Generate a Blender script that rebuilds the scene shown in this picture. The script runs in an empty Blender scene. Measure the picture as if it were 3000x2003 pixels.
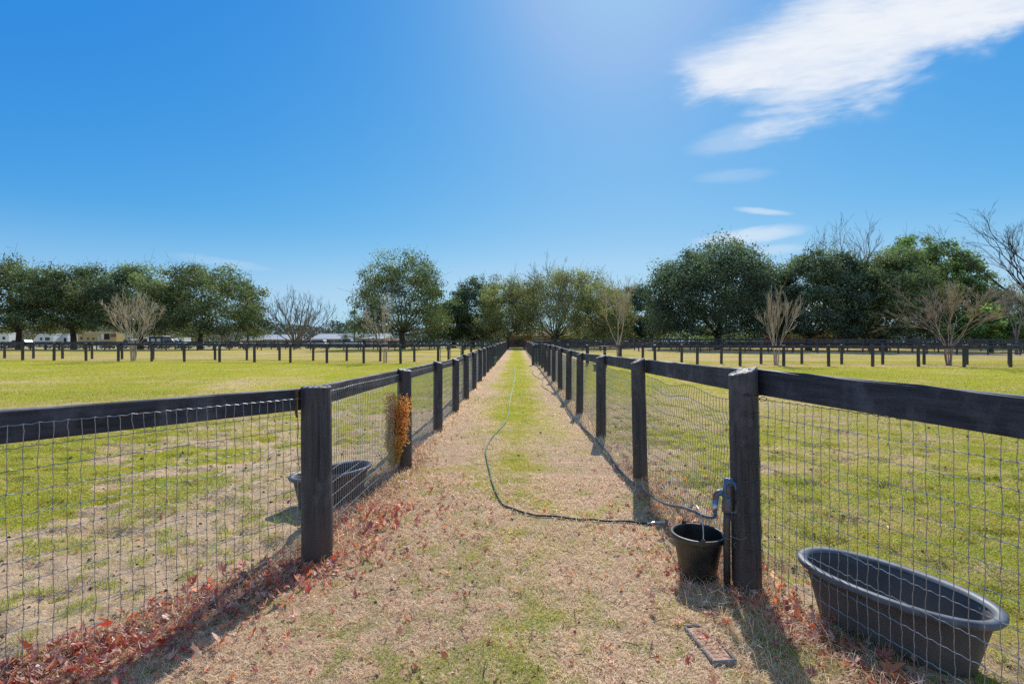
import bpy, math
import numpy as np
from math import sin, cos, pi, radians

scene = bpy.context.scene
COL = scene.collection
RNG = np.random.default_rng(7)
CAMH = 1.47
SUN_EL, SUN_AZ = radians(43), radians(13)

# ------------------------------------------------------------------ noise / terrain
def _hash(ix, iy, s):
    h = (ix.astype(np.int64) * 374761393 + iy.astype(np.int64) * 668265263 + s * 974711) & 0x7fffffff
    h = ((h ^ (h >> 13)) * 1274126177) & 0x7fffffff
    return ((h ^ (h >> 16)) & 0xffff) / 65535.0

def vnoise(x, y, s=0):
    x = np.asarray(x, float); y = np.asarray(y, float)
    ix = np.floor(x); iy = np.floor(y)
    fx = x - ix; fy = y - iy
    fx = fx * fx * (3 - 2 * fx); fy = fy * fy * (3 - 2 * fy)
    a = _hash(ix, iy, s); b = _hash(ix + 1, iy, s); c = _hash(ix, iy + 1, s); d = _hash(ix + 1, iy + 1, s)
    return (a * (1 - fx) + b * fx) * (1 - fy) + (c * (1 - fx) + d * fx) * fy

def fbm(x, y, s=0, o=4):
    r = 0; a = 0.5; t = 0
    for i in range(o):
        r = r + a * vnoise(np.asarray(x) * 2 ** i + 17.3 * i, np.asarray(y) * 2 ** i - 9.1 * i, s + i); t += a; a *= .5
    return r / t

def sstep(a, b, x):
    t = np.clip((np.asarray(x, float) - a) / (b - a), 0, 1)
    return t * t * (3 - 2 * t)

_TY = [-60, 11, 13, 15.5, 18, 21, 25, 31, 35, 38, 52, 62, 71, 78, 90, 130, 900]
_TZ = [0, 0, .05, .10, .17, .21, .30, .37, .43, .47, .72, .90, 1.05, 1.22, 1.30, 1.34, 1.4]
def terrain(X, Y):
    X = np.asarray(X, float); Y = np.asarray(Y, float)
    z = np.interp(Y, _TY, _TZ)
    left = np.clip((-X - 6) / 40, 0, 1)
    z = z + left * (0.16 * np.exp(-((Y - 34) / 12) ** 2) - 0.22 * sstep(55, 85, Y))
    return z

def lane_c(Y): return 0.0099 * np.asarray(Y, float)
def left_line(Y):
    Y = np.asarray(Y, float)
    return np.where(Y >= 3.35, -1.378 + .0099 * Y, -1.345 - .70 * (3.35 - Y))
def right_line(Y):
    Y = np.asarray(Y, float)
    return np.where(Y >= 2.94, 1.39 + .0099 * Y, 1.419 + .29 * (2.94 - Y))

def micro(X, Y):
    near = 1 - sstep(9, 16, np.hypot(X, Y))
    pad = np.where((X < left_line(Y) - .15) | (X > right_line(Y) + .15), 1.0, .0)
    hoof = sstep(.62, .76, vnoise(X * 5.2 + 3, Y * 5.2, 64)) * .055 + (fbm(X * 6, Y * 6, 66, 2) - .5) * .03
    return near * ((fbm(X * 2.2, Y * 2.2, 3, 3) - .5) * .045 + (fbm(X * 9, Y * 9, 8, 2) - .5) * .022 - pad * hoof)
def gz(X, Y): return terrain(X, Y) + micro(X, Y)

def masks(X, Y):
    """green, dirt, leaf-brown weights on the ground"""
    X = np.asarray(X, float); Y = np.asarray(Y, float)
    L = left_line(Y); R = right_line(Y)
    lane = ((X > L) & (X < R) & (Y < 95)).astype(float)
    lx = X - lane_c(Y)
    n1 = fbm(X * .9, Y * .9, 11); n2 = fbm(X * .22, Y * .22, 21); n3 = fbm(X * 3.1, Y * 3.1, 31, 3)
    # lane: green centre strip that fades toward the camera
    far = sstep(3.0, 11, Y)
    strip = np.exp(-(lx / (.50 + .22 * far)) ** 2) * (.06 + .56 * far) * (.55 + .9 * fbm(X * 2.0, Y * .8, 47, 3))
    g_lane = strip * (.5 + n1) + (.05 + .14 * sstep(.42, .62, n1) + .20 * sstep(.48, .66, n3)) * (1 - far * .4)
    d_lane = .25 * sstep(.55, .75, fbm(X * 1.3, Y * 1.3, 41))
    # paddocks
    wl = sstep(3.4, 8.5, Y + .55 * np.abs(lx)) if True else 0
    leftp = (X < L)
    bare = np.where(leftp, 1 - sstep(.8, 3.3, np.abs(X - L) + .9 * (n1 - .5) + .18 * np.clip(Y - 3, 0, 9)), 0)
    bare = bare + np.where(X > R, .5 * (1 - sstep(.2, 1.5, (X - R) + .8 * (n1 - .5) + .1 * np.clip(Y - 3, 0, 30))), 0)
    d_pad = np.clip(bare * 1.1 + (1 - wl) * .55 * sstep(.5, .68, n1) + .35 * sstep(.60, .72, fbm(X * .5, Y * .5, 51)) * (Y < 26) + np.where(leftp, .75, .28) * sstep(.50, .62, fbm(X * 1.9, Y * 1.9, 53, 3)) * (1 - sstep(6, 16, Y)) * sstep(.40, .60, fbm(X * .45, Y * .45, 55) + .12), 0, 1)
    n4 = fbm(X * .07 + 9, Y * .11, 91)
    g_pad = np.clip(.22 + 1.0 * (n2 * .5 + n1 * .5) + .6 * (n3 - .5) + .7 * (n4 - .5), 0, 1)
    g_pad = np.where((X > R) & (Y < 14), g_pad * .88, g_pad)
    # bright band in front of the cross fences, brown alleys behind
    g_pad = g_pad + .30 * np.exp(-((Y - 28.2 + .09 * X) / 2.2) ** 2) * (X < -2) + .25 * np.exp(-((Y - 24.5 + .08 * X) / 2.2) ** 2) * (X > 2)
    yc = Y + np.where(X < 0, .098, .078) * X
    alley = (np.abs(X) > 1.3) * np.exp(-((yc - np.where(X < 0, 32.2, 30.9)) / 1.35) ** 2)
    g_pad = g_pad * (1 - .55 * alley)
    g_pad = g_pad * np.where(Y > 36, .62, 1) * np.where((X > R) & (Y > 9), .84, 1)
    g = np.where(lane > 0, g_lane, g_pad); d = np.where(lane > 0, d_lane, d_pad)
    g = np.clip(g * (1 - .75 * d), 0, 1)
    dl = np.abs(X - L); dr = np.abs(X - R)
    lf = np.exp(-(dl / .42) ** 2) * (1 - sstep(5.5, 12, Y)) + .8 * np.exp(-(dr / .35) ** 2) * (1 - sstep(3.5, 7, Y)) + .35 * np.exp(-(dr / .4) ** 2) * (Y > 3) + alley * .75
    return g, np.clip(d, 0, 1), np.clip(lf, 0, 1)

# ------------------------------------------------------------------ materials
def newmat(name):
    m = bpy.data.materials.new(name); m.use_nodes = True
    nt = m.node_tree; nt.nodes.clear()
    out = nt.nodes.new('ShaderNodeOutputMaterial')
    return m, nt, out

def N(nt, typ, ins=None, **kw):
    n = nt.nodes.new(typ)
    for k, v in kw.items(): setattr(n, k, v)
    if ins:
        for k, v in ins.items():
            if isinstance(v, bpy.types.NodeSocket): nt.links.new(v, n.inputs[k])
            else: n.inputs[k].default_value = v
    return n

def ramp(nt, fac, stops):
    r = nt.nodes.new('ShaderNodeValToRGB'); nt.links.new(fac, r.inputs[0])
    e = r.color_ramp.elements
    while len(e) < len(stops): e.new(.5)
    for i, (p, c) in enumerate(stops): e[i].position = p; e[i].color = (c[0], c[1], c[2], 1)
    return r.outputs[0]

def mixc(nt, f, a, b, mode='MIX'):
    m = nt.nodes.new('ShaderNodeMix'); m.data_type = 'RGBA'; m.blend_type = mode
    for sock, v in ((m.inputs[0], f), (m.inputs[6], a), (m.inputs[7], b)):
        if isinstance(v, bpy.types.NodeSocket): nt.links.new(v, sock)
        elif isinstance(v, (int, float)): sock.default_value = v
        else: sock.default_value = (v[0], v[1], v[2], 1)
    return m.outputs[2]

def math_(nt, op, a, b=0.0, c=None, clamp=False):
    m = nt.nodes.new('ShaderNodeMath'); m.operation = op; m.use_clamp = clamp
    for i, v in enumerate((a, b) if c is None else (a, b, c)):
        if isinstance(v, bpy.types.NodeSocket): nt.links.new(v, m.inputs[i])
        else: m.inputs[i].default_value = v
    return m.outputs[0]

def noise(nt, vec, scale, detail=3, rough=.55, dist=0.0):
    n = nt.nodes.new('ShaderNodeTexNoise'); n.inputs['Scale'].default_value = scale
    n.inputs['Detail'].default_value = detail; n.inputs['Roughness'].default_value = rough; n.inputs['Distortion'].default_value = dist
    if vec is not None: nt.links.new(vec, n.inputs['Vector'])
    return n.outputs[0]

def objco(nt, scale=(1, 1, 1)):
    t = nt.nodes.new('ShaderNodeTexCoord'); m = nt.nodes.new('ShaderNodeMapping')
    m.inputs['Scale'].default_value = scale
    nt.links.new(t.outputs['Object'], m.inputs[0]); return m.outputs[0]

def plain(name, col, rough=.6, metal=0.0, var=.25, scale=20, bump=0.0, spec=.4, stretch=(1, 1, 1), dark=None):
    m, nt, out = newmat(name)
    v = objco(nt, stretch)
    f = noise(nt, v, scale, 4)
    c = ramp(nt, f, [(.3, [x * (1 - var) for x in (dark or col)]), (.7, [min(1, x * (1 + var)) for x in col])])
    b = N(nt, 'ShaderNodeBsdfPrincipled', {'Base Color': c, 'Roughness': rough, 'Metallic': metal, 'Specular IOR Level': spec})
    if bump:
        bp = N(nt, 'ShaderNodeBump', {'Height': f, 'Strength': bump, 'Distance': .01}); nt.links.new(bp.outputs[0], b.inputs['Normal'])
    nt.links.new(b.outputs[0], out.inputs[0]); return m

def foliage_mat(name, transl=.4, gloss=.05, tint=(1.1, 1.15, .6)):
    m, nt, out = newmat(name)
    a = N(nt, 'ShaderNodeAttribute', attribute_name='Col').outputs[0]
    d = N(nt, 'ShaderNodeBsdfDiffuse', {'Color': a})
    t = N(nt, 'ShaderNodeBsdfTranslucent', {'Color': mixc(nt, 1.0, a, tint, 'MULTIPLY')})
    mx = N(nt, 'ShaderNodeMixShader', {0: transl, 1: d.outputs[0], 2: t.outputs[0]})
    g = N(nt, 'ShaderNodeBsdfGlossy', {'Color': (1, 1, 1, 1), 'Roughness': .45})
    mx2 = N(nt, 'ShaderNodeMixShader', {0: gloss, 1: mx.outputs[0], 2: g.outputs[0]})
    nt.links.new(mx2.outputs[0], out.inputs[0]); return m

def bark_mat(name, c0, c1, scale=6):
    return plain(name, c1, .9, 0, .25, scale, .5, .15, (1, 1, .25), c0)

def ground_mat():
    m, nt, out = newmat('ground_cover')
    P = N(nt, 'ShaderNodeNewGeometry').outputs['Position']
    a = N(nt, 'ShaderNodeAttribute', attribute_name='Col')
    sep = N(nt, 'ShaderNodeSeparateColor', {0: a.outputs[0]})
    g, d, lf = sep.outputs[0], sep.outputs[1], sep.outputs[2]
    nf = noise(nt, P, 55, 5, .7); nm = noise(nt, P, 9, 5, .65); nl = noise(nt, P, 1.3, 5, .6); nb = noise(nt, P, .16, 4, .6)
    straw = ramp(nt, nf, [(.30, (.24, .15, .10)), (.48, (.70, .50, .345)), (.68, (.90, .70, .51))])
    straw = mixc(nt, math_(nt, 'MULTIPLY', nm, .4), straw, (.46, .31, .20))
    green = ramp(nt, nf, [(.28, (.16, .165, .018)), (.48, (.40, .405, .04)), (.70, (.60, .56, .085))])
    yel = ramp(nt, nm, [(.3, (.40, .34, .06)), (.7, (.62, .51, .14))])
    green = mixc(nt, ramp(nt, nl, [(.42, (0, 0, 0)), (.66, (.75, .75, .75))]), green, yel)
    dirt = ramp(nt, nm, [(.25, (.42, .31, .21)), (.55, (.78, .57, .39)), (.8, (.90, .69, .49))])
    dirt = mixc(nt, ramp(nt, nf, [(.25, (.6, .6, .6)), (.5, (0, 0, 0))]), dirt, (.32, .23, .15))
    brown = ramp(nt, nf, [(.3, (.12, .05, .035)), (.5, (.36, .18, .11)), (.7, (.55, .37, .25))])
    # sharpen masks with fine noise
    def sharp(mask, amt, lo, hi):
        s = math_(nt, 'ADD', mask, math_(nt, 'MULTIPLY', math_(nt, 'SUBTRACT', mixc(nt, .5, nm, nl), .5), amt))
        r = N(nt, 'ShaderNodeMapRange', {0: s, 1: lo, 2: hi}, interpolation_type='SMOOTHSTEP'); return r.outputs[0]
    yelw = mixc(nt, .5, straw, (.62, .50, .15))
    straw2 = mixc(nt, N(nt, 'ShaderNodeMapRange', {0: g, 1: .15, 2: .45}).outputs[0], straw, yelw)
    c = mixc(nt, sharp(g, 1.5, .22, .70), straw2, green)
    c = mixc(nt, sharp(d, 1.2, .35, .75), c, dirt)
    c = mixc(nt, sharp(lf, 1.4, .55, 1.05), c, brown)
    yd = N(nt, 'ShaderNodeSeparateXYZ', {0: P}).outputs[1]
    nearf = N(nt, 'ShaderNodeMapRange', {0: yd, 1: 4.0, 2: 16.0, 3: .92, 4: 1.0}).outputs[0]  # near ground darkened, standing in for shade between the grass blades
    c = mixc(nt, 1.0, c, N(nt, 'ShaderNodeCombineColor', {0: nearf, 1: nearf, 2: nearf}).outputs[0], 'MULTIPLY')
    c = mixc(nt, .8, c, ramp(nt, nb, [(.3, (.72, .72, .64)), (.7, (1.08, 1.02, .96))]), 'MULTIPLY')
    b = N(nt, 'ShaderNodeBsdfPrincipled', {'Base Color': c, 'Roughness': 1.0, 'Specular IOR Level': 0.0})
    h = math_(nt, 'ADD', math_(nt, 'MULTIPLY', nf, .6), nm)
    bp = N(nt, 'ShaderNodeBump', {'Height': h, 'Strength': 1.0, 'Distance': .045})
    nt.links.new(bp.outputs[0], b.inputs['Normal']); nt.links.new(b.outputs[0], out.inputs[0]); return m

def wood_mat(name, dark, light, brownfoot=True, stretch=(14, 14, .7), worn=.0):
    """black stained post wood: long vertical grain, checks, a browner weathered foot"""
    m, nt, out = newmat(name)
    v = objco(nt, stretch)
    f = noise(nt, v, 3.0, 6, .65, .4)
    f2 = noise(nt, objco(nt), 5, 4)
    c = ramp(nt, f, [(.30, [x * .35 for x in dark]), (.42, dark), (.75, light)])
    fade = ramp(nt, noise(nt, objco(nt, (1, 1, .6)), 3.2, 5, .7), [(.50, (0, 0, 0)), (.70, (.75, .75, .75))])
    c = mixc(nt, fade, c, [x * 1.5 + .035 for x in light])
    if brownfoot:
        t = N(nt, 'ShaderNodeTexCoord'); z = N(nt, 'ShaderNodeSeparateXYZ', {0: t.outputs['Object']}).outputs[2]
        k = N(nt, 'ShaderNodeMapRange', {0: math_(nt, 'ADD', z, math_(nt, 'MULTIPLY', f2, -.35)), 1: .25, 2: -.12}).outputs[0]
        c = mixc(nt, math_(nt, 'MULTIPLY', k, .75), c, (.11, .078, .055))
    if worn:
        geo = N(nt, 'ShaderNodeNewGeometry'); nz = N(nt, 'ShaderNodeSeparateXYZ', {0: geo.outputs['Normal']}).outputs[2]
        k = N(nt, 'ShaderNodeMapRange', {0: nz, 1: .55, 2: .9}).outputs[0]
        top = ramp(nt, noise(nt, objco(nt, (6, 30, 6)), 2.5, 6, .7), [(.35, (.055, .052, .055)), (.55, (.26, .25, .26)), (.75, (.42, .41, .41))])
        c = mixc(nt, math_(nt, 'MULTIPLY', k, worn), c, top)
    b = N(nt, 'ShaderNodeBsdfPrincipled', {'Base Color': c, 'Roughness': .62, 'Specular IOR Level': .45})
    bp = N(nt, 'ShaderNodeBump', {'Height': f, 'Strength': .55, 'Distance': .006})
    nt.links.new(bp.outputs[0], b.inputs['Normal']); nt.links.new(b.outputs[0], out.inputs[0]); return m

M = {}
M['ground'] = ground_mat()
M['post'] = wood_mat('black_stained_post', (.036, .037, .045), (.092, .088, .098), True, worn=.85)
M['rail'] = wood_mat('black_stained_board', (.020, .022, .034), (.055, .058, .078), False, (1.2, 1.2, 12), worn=.8)
M['wire'] = plain('galvanised_wire', (.31, .315, .33), .40, .5, .3, 30)
M['wire_dark'] = plain('weathered_wire', (.10, .09, .085), .6, .4, .4, 25)
M['tub'] = None
M['bucket'] = None
M['hose'] = plain('green_hose', (.045, .10, .075), .45, 0, .3, 8)
M['hose_blue'] = plain('grey_blue_hose', (.06, .10, .13), .45, 0, .3, 8)
M['steel'] = plain('steel', (.55, .56, .58), .35, .9, .2, 30)
M['pipe'] = plain('old_pipe', (.10, .095, .10), .5, .5, .35, 14, .2)
M['rust'] = plain('rust', (.30, .12, .045), .9, .1, .5, 22, .6)
M['dusty'] = plain('dusty_grey_plastic', (.27, .25, .235), .8, 0, .35, 25)
M['lid_rust'] = plain('brown_cast_iron', (.44, .27, .18), .9, .1, .45, 30, .5)
M['blue_iron'] = None
M['splinter'] = plain('brown_splinter', (.16, .085, .04), .85, 0, .5, 40, .5, .2, (6, 6, .6))
M['oak_bark'] = bark_mat('oak_bark', (.04, .033, .028), (.10, .085, .07))
M['grey_bark'] = bark_mat('grey_bark', (.11, .10, .095), (.26, .23, .21))
M['myrtle_bark'] = bark_mat('smooth_tan_bark', (.34, .27, .21), (.58, .48, .38))
M['twig_bark'] = bark_mat('reddish_twig', (.24, .17, .14), (.44, .34, .28))
M['leaf'] = foliage_mat('evergreen_leaf', .36, .035)
M['grass'] = foliage_mat('grass_blade', .50, .03, (1.15, 1.1, .8))
M['litter'] = foliage_mat('dry_leaf', .45, .06, (1.4, .9, .6))
M['green_metal'] = plain('green_paint', (.03, .13, .095), .4, .1, .2, 6)
M['green_tub'] = plain('green_plastic', (.035, .15, .115), .45, 0, .25, 5)
M['white'] = plain('white_paint', (.72, .74, .76), .35, 0, .06, 3)
M['silver'] = plain('silver_paint', (.45, .48, .52), .3, .3, .08, 3)
M['navy'] = plain('dark_blue_paint', (.02, .035, .08), .25, .1, .1, 3)
M['tan'] = plain('tan_panel', (.50, .38, .16), .5, 0, .08, 3)
M['glass'] = plain('dark_glass', (.02, .028, .04), .08, 0, .1, 3, 0, .6)
M['tyre'] = plain('tyre_rubber', (.02, .02, .022), .8, 0, .2, 8)
M['metal_roof'] = plain('pale_metal_roof', (.46, .46, .46), .55, .1, .06, 2, 0, .4, (1, 9, 1))
M['grey_roof'] = plain('grey_shingle', (.22, .23, .25), .8, 0, .15, 5)
M['barn_wall'] = plain('barn_siding', (.33, .27, .26), .7, 0, .12, 4)
M['brick'] = plain('orange_brick', (.34, .12, .06), .85, 0, .3, 30, .2)
M['red_roof'] = plain('red_brown_roof', (.22, .10, .075), .8, 0, .2, 8)
M['brown_wood'] = plain('brown_boards', (.20, .12, .085), .85, 0, .3, 10, .2)
M['plaster'] = plain('pale_siding', (.55, .55, .55), .7, 0, .05, 4)
M['gravel'] = plain('pale_gravel', (.46, .42, .40), .95, 0, .18, 12, .4)
M['red_paint'] = plain('red_paint', (.35, .03, .03), .4, 0, .1, 3)

def bucket_mat():
    m, nt, out = newmat('black_bucket_plastic')
    t = N(nt, 'ShaderNodeTexCoord'); s = N(nt, 'ShaderNodeSeparateXYZ', {0: t.outputs['Object']})
    f = noise(nt, objco(nt), 7, 5)
    lit_side = ramp(nt, math_(nt, 'ADD', f, math_(nt, 'MULTIPLY', s.outputs[0], -1.2)), [(.42, (0, 0, 0)), (.62, (1, 1, 1))])  # brown lit left side painted into the colour, edge broken by noise
    c = mixc(nt, math_(nt, 'MULTIPLY', lit_side, .55), (.018, .018, .020), (.10, .085, .055))
    b = N(nt, 'ShaderNodeBsdfPrincipled', {'Base Color': c, 'Roughness': .38, 'Specular IOR Level': .45})
    nt.links.new(b.outputs[0], out.inputs[0]); return m
M['bucket'] = bucket_mat()
def tub_mat():
    m, nt, out = newmat('dusty_black_rubber')
    t = N(nt, 'ShaderNodeTexCoord'); z = N(nt, 'ShaderNodeSeparateXYZ', {0: t.outputs['Object']}).outputs[2]
    f = noise(nt, objco(nt, (1, 1, .5)), 6, 6, .65); f2 = noise(nt, objco(nt), 60, 4, .7)
    k = N(nt, 'ShaderNodeMapRange', {0: math_(nt, 'ADD', z, math_(nt, 'MULTIPLY', f, -.30)), 1: .12, 2: -.14}).outputs[0]
    c = mixc(nt, f, (.045, .047, .056), (.105, .10, .10))
    c = mixc(nt, math_(nt, 'MULTIPLY', k, .6), c, (.22, .185, .145))
    c = mixc(nt, ramp(nt, f2, [(.60, (0, 0, 0)), (.75, (.35, .35, .35))]), c, (.20, .19, .18))
    b = N(nt, 'ShaderNodeBsdfPrincipled', {'Base Color': c, 'Roughness': N(nt, 'ShaderNodeMapRange', {0: f, 3: .42, 4: .75}).outputs[0], 'Specular IOR Level': .4})
    bp = N(nt, 'ShaderNodeBump', {'Height': f2, 'Strength': .12, 'Distance': .004}); nt.links.new(bp.outputs[0], b.inputs['Normal'])
    nt.links.new(b.outputs[0], out.inputs[0]); return m
M['tub'] = tub_mat()
M['tub_rim'] = plain('worn_rubber_rim', (.13, .145, .17), .5, 0, .25, 12, .1, .4, (1, 1, 1), (.09, .10, .12))
def blue_iron():
    m, nt, out = newmat('chipped_blue_paint')
    f = noise(nt, objco(nt), 28, 5, .65)
    c = ramp(nt, f, [(.40, (.20, .085, .035)), (.48, (.10, .15, .22)), (.55, (.05, .20, .46)), (.8, (.10, .30, .60))])
    b = N(nt, 'ShaderNodeBsdfPrincipled', {'Base Color': c, 'Roughness': .45, 'Metallic': .1})
    nt.links.new(b.outputs[0], out.inputs[0]); return m
M['blue_iron'] = blue_iron()
def grey_iron():
    m, nt, out = newmat('grey_iron_with_rust')
    f = noise(nt, objco(nt), 22, 5, .65)
    c = ramp(nt, f, [(.36, (.26, .12, .05)), (.46, (.16, .13, .12)), (.56, (.14, .17, .21)), (.8, (.20, .26, .33))])
    b = N(nt, 'ShaderNodeBsdfPrincipled', {'Base Color': c, 'Roughness': .55, 'Metallic': .2}); nt.links.new(b.outputs[0], out.inputs[0]); return m
M['grey_iron'] = grey_iron()

# ------------------------------------------------------------------ mesh helpers
class MB:
    def __init__(s): s.V = []; s.F = []; s.C = []; s.n = 0
    def add(s, V, F, col=None):
        V = np.asarray(V, float).reshape(-1, 3)
        for f in (F if isinstance(F, list) else [F]):
            f = np.asarray(f, np.int64)
            if len(f): s.F.append(f + s.n)
        s.V.append(V); s.n += len(V)
        if col is not None:
            c = np.asarray(col, float)
            s.C.append(np.broadcast_to(c, (len(V), 3)) if c.ndim == 1 else c)
        return s
    def mesh(s, name, mat, smooth=False):
        me = bpy.data.meshes.new(name)
        V = np.concatenate(s.V) if s.V else np.zeros((0, 3))
        me.vertices.add(len(V)); me.vertices.foreach_set('co', V.astype(np.float32).ravel())
        loops = np.concatenate([f.ravel() for f in s.F]); tot = np.concatenate([np.full(len(f), f.shape[1]) for f in s.F])
        start = np.concatenate([[0], np.cumsum(tot)[:-1]])
        me.loops.add(len(loops)); me.loops.foreach_set('vertex_index', loops.astype(np.int32))
        me.polygons.add(len(tot)); me.polygons.foreach_set('loop_start', start.astype(np.int32))
        try: me.polygons.foreach_set('loop_total', tot.astype(np.int32))
        except Exception: pass
        me.polygons.foreach_set('use_smooth', np.full(len(tot), smooth))
        if s.C:
            C = np.concatenate(s.C); at = me.color_attributes.new('Col', 'FLOAT_COLOR', 'POINT')
            at.data.foreach_set('color', np.concatenate([C, np.ones((len(C), 1))], 1).astype(np.float32).ravel())
        me.update(calc_edges=True); me.validate()
        me.materials.append(mat); return me

def tag(o, label=None, cat=None, group=None, kind=None):
    for k, v in (('label', label), ('category', cat), ('group', group), ('kind', kind)):
        if v: o[k] = v
    return o
def link(name, me, parent=None, loc=None, rot=None):
    o = bpy.data.objects.new(name, me); COL.objects.link(o)
    if parent: o.parent = parent
    if loc is not None: o.location = loc
    if rot is not None: o.rotation_euler = rot
    return o
def build(name, mb, mat, parent=None, smooth=False, loc=None, rot=None):
    return link(name, mb.mesh(name, mat, smooth), parent, loc, rot)
def thing(name, label, cat, loc=(0, 0, 0), rotz=0, group=None):
    return tag(link(name, None, None, loc, (0, 0, rotz)), label, cat, group)

def box(mb, c, s, rz=0, bev=0.0, M3=None, col=None):
    """chamfered box: centre c, full size s"""
    hx, hy, hz = [x / 2 for x in s]; b = min(bev, hx * .9, hy * .9, hz * .9)
    if b <= 0:
        V = np.array([[sx * hx, sy * hy, sz * hz] for sz in (-1, 1) for sy in (-1, 1) for sx in (-1, 1)])
        F = [[0, 2, 3, 1], [4, 5, 7, 6], [0, 1, 5, 4], [2, 6, 7, 3], [0, 4, 6, 2], [1, 3, 7, 5]]
    else:
        def ring(x, y, z, k):
            return [(-x + k, -y, z), (x - k, -y, z), (x, -y + k, z), (x, y - k, z), (x - k, y, z), (-x + k, y, z), (-x, y - k, z), (-x, -y + k, z)]
        V = np.array(ring(hx - b, hy - b, -hz, b * .4) + ring(hx, hy, -hz + b, b) + ring(hx, hy, hz - b, b) + ring(hx - b, hy - b, hz, b * .4))
        F4 = [[r * 8 + i, r * 8 + (i + 1) % 8, (r + 1) * 8 + (i + 1) % 8, (r + 1) * 8 + i] for r in range(3) for i in range(8)]
        F = [np.array(F4), np.array([list(range(7, -1, -1)), list(range(24, 32))])]
    if rz:
        R = np.array([[cos(rz), -sin(rz), 0], [sin(rz), cos(rz), 0], [0, 0, 1]]); V = V @ R.T
    if M3 is not None: V = V @ np.asarray(M3).T
    mb.add(V + np.asarray(c, float), F if isinstance(F[0], np.ndarray) else np.array(F), col)

def tubes(mb, P, R, k=4, cap=False, col=None):
    """batch of polylines P (n,m,3), radii R (n,m)"""
    P = np.asarray(P, float)
    if P.ndim == 2: P = P[None]
    R = np.broadcast_to(np.asarray(R, float), P.shape[:2])
    n, m, _ = P.shape
    T = np.gradient(P, axis=1); T /= np.linalg.norm(T, axis=2, keepdims=True) + 1e-9
    mean = P[:, -1] - P[:, 0]; mean /= np.linalg.norm(mean, axis=1, keepdims=True) + 1e-9
    ref = np.where(np.abs(mean[:, 2:3]) > .8, np.array([[1., 0, 0]]), np.array([[0, 0, 1.]]))[:, None, :]
    U = np.cross(T, np.broadcast_to(ref, T.shape)); U /= np.linalg.norm(U, axis=2, keepdims=True) + 1e-9
    W = np.cross(T, U)
    a = np.arange(k) * 2 * pi / k
    V = P[:, :, None] + R[:, :, None, None] * (U[:, :, None] * np.cos(a)[None, None, :, None] + W[:, :, None] * np.sin(a)[None, None, :, None])
    i = np.arange(k); j = (i + 1) % k
    base = (np.arange(n)[:, None, None] * m + np.arange(m - 1)[None, :, None]) * k
    F = np.stack([base + i, base + j, base + k + j, base + k + i], -1).reshape(-1, 4)
    Fs = [F]
    if cap:
        b0 = np.arange(n)[:, None] * m * k
        Fs += [b0 + i[::-1], b0 + (m - 1) * k + i]
    if col is not None and np.ndim(col) == 2: col = np.repeat(col, m * k, 0)
    mb.add(V.reshape(-1, 3), Fs, col)

def spline(pts, n):
    p = np.asarray(pts, float); m = len(p)
    pp = np.concatenate([[2 * p[0] - p[1]], p, [2 * p[-1] - p[-2]]])
    out = []
    for t in np.linspace(0, m - 1, n):
        i = min(int(t), m - 2); f = t - i; a, b, c, d = pp[i:i + 4]
        out.append(.5 * (2 * b + (c - a) * f + (2 * a - 5 * b + 4 * c - d) * f * f + (3 * b - a - 3 * c + d) * f ** 3))
    return np.array(out)

def lathe(mb, prof, k=32, ax=1.0, ay=1.0, power=2.0, close=False):
    """profile [(r,z)...] swept round z; superellipse with half axes scale ax, ay (r used as offset when tuple has 3 values)"""
    a = np.arange(k) * 2 * pi / k
    ca, sa = np.cos(a), np.sin(a)
    den = (np.abs(ca) ** power + np.abs(sa) ** power) ** (1 / power)
    V = []
    for r, z in prof: V.append(np.stack([ca / den * (ax + r), sa / den * (ay + r), np.full(k, z)], 1))
    m = len(prof); i = np.arange(k); j = (i + 1) % k
    base = np.arange(m - 1)[:, None] * k
    F = np.stack([base + i, base + j, base + k + j, base + k + i], -1).reshape(-1, 4)
    Fs = [F]
    if close: Fs.append(((m - 1) * k + i)[None])
    mb.add(np.concatenate(V), Fs)

PX = 1111.0
def xw(xd, Y): return (xd - 1174.0) / PX * Y      # bearing measured on the photograph -> metres at distance Y

# ------------------------------------------------------------------ ground
def axis(lo, a, b, hi, st, gr=1.09):
    mid = list(np.arange(a, b + 1e-6, st)); x = b; s = st; up = []
    while x < hi: s *= gr; x += s; up.append(x)
    x = a; s = st; dn = []
    while x > lo: s *= gr; x -= s; dn.append(x)
    return np.array(dn[::-1] + mid + up)
xs = axis(-700, -5.5, 5.5, 700, .055, 1.07); ys = axis(-40, 1.2, 11.5, 1500, .055, 1.045)
GX, GY = np.meshgrid(xs, ys)
GZ = gz(GX, GY)
g_, d_, l_ = masks(GX, GY)
mb = MB(); nx, ny = len(xs), len(ys)
ii = (np.arange(ny - 1)[:, None] * nx + np.arange(nx - 1)[None]).ravel()
mb.add(np.stack([GX, GY, GZ], -1), np.stack([ii, ii + 1, ii + nx + 1, ii + nx], 1), np.stack([g_, d_, l_], -1).reshape(-1, 3))
tag(build('ground', mb, M['ground'], smooth=True), 'mown winter pasture with straw coloured lane and sandy patches', None, None, 'structure')

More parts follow.
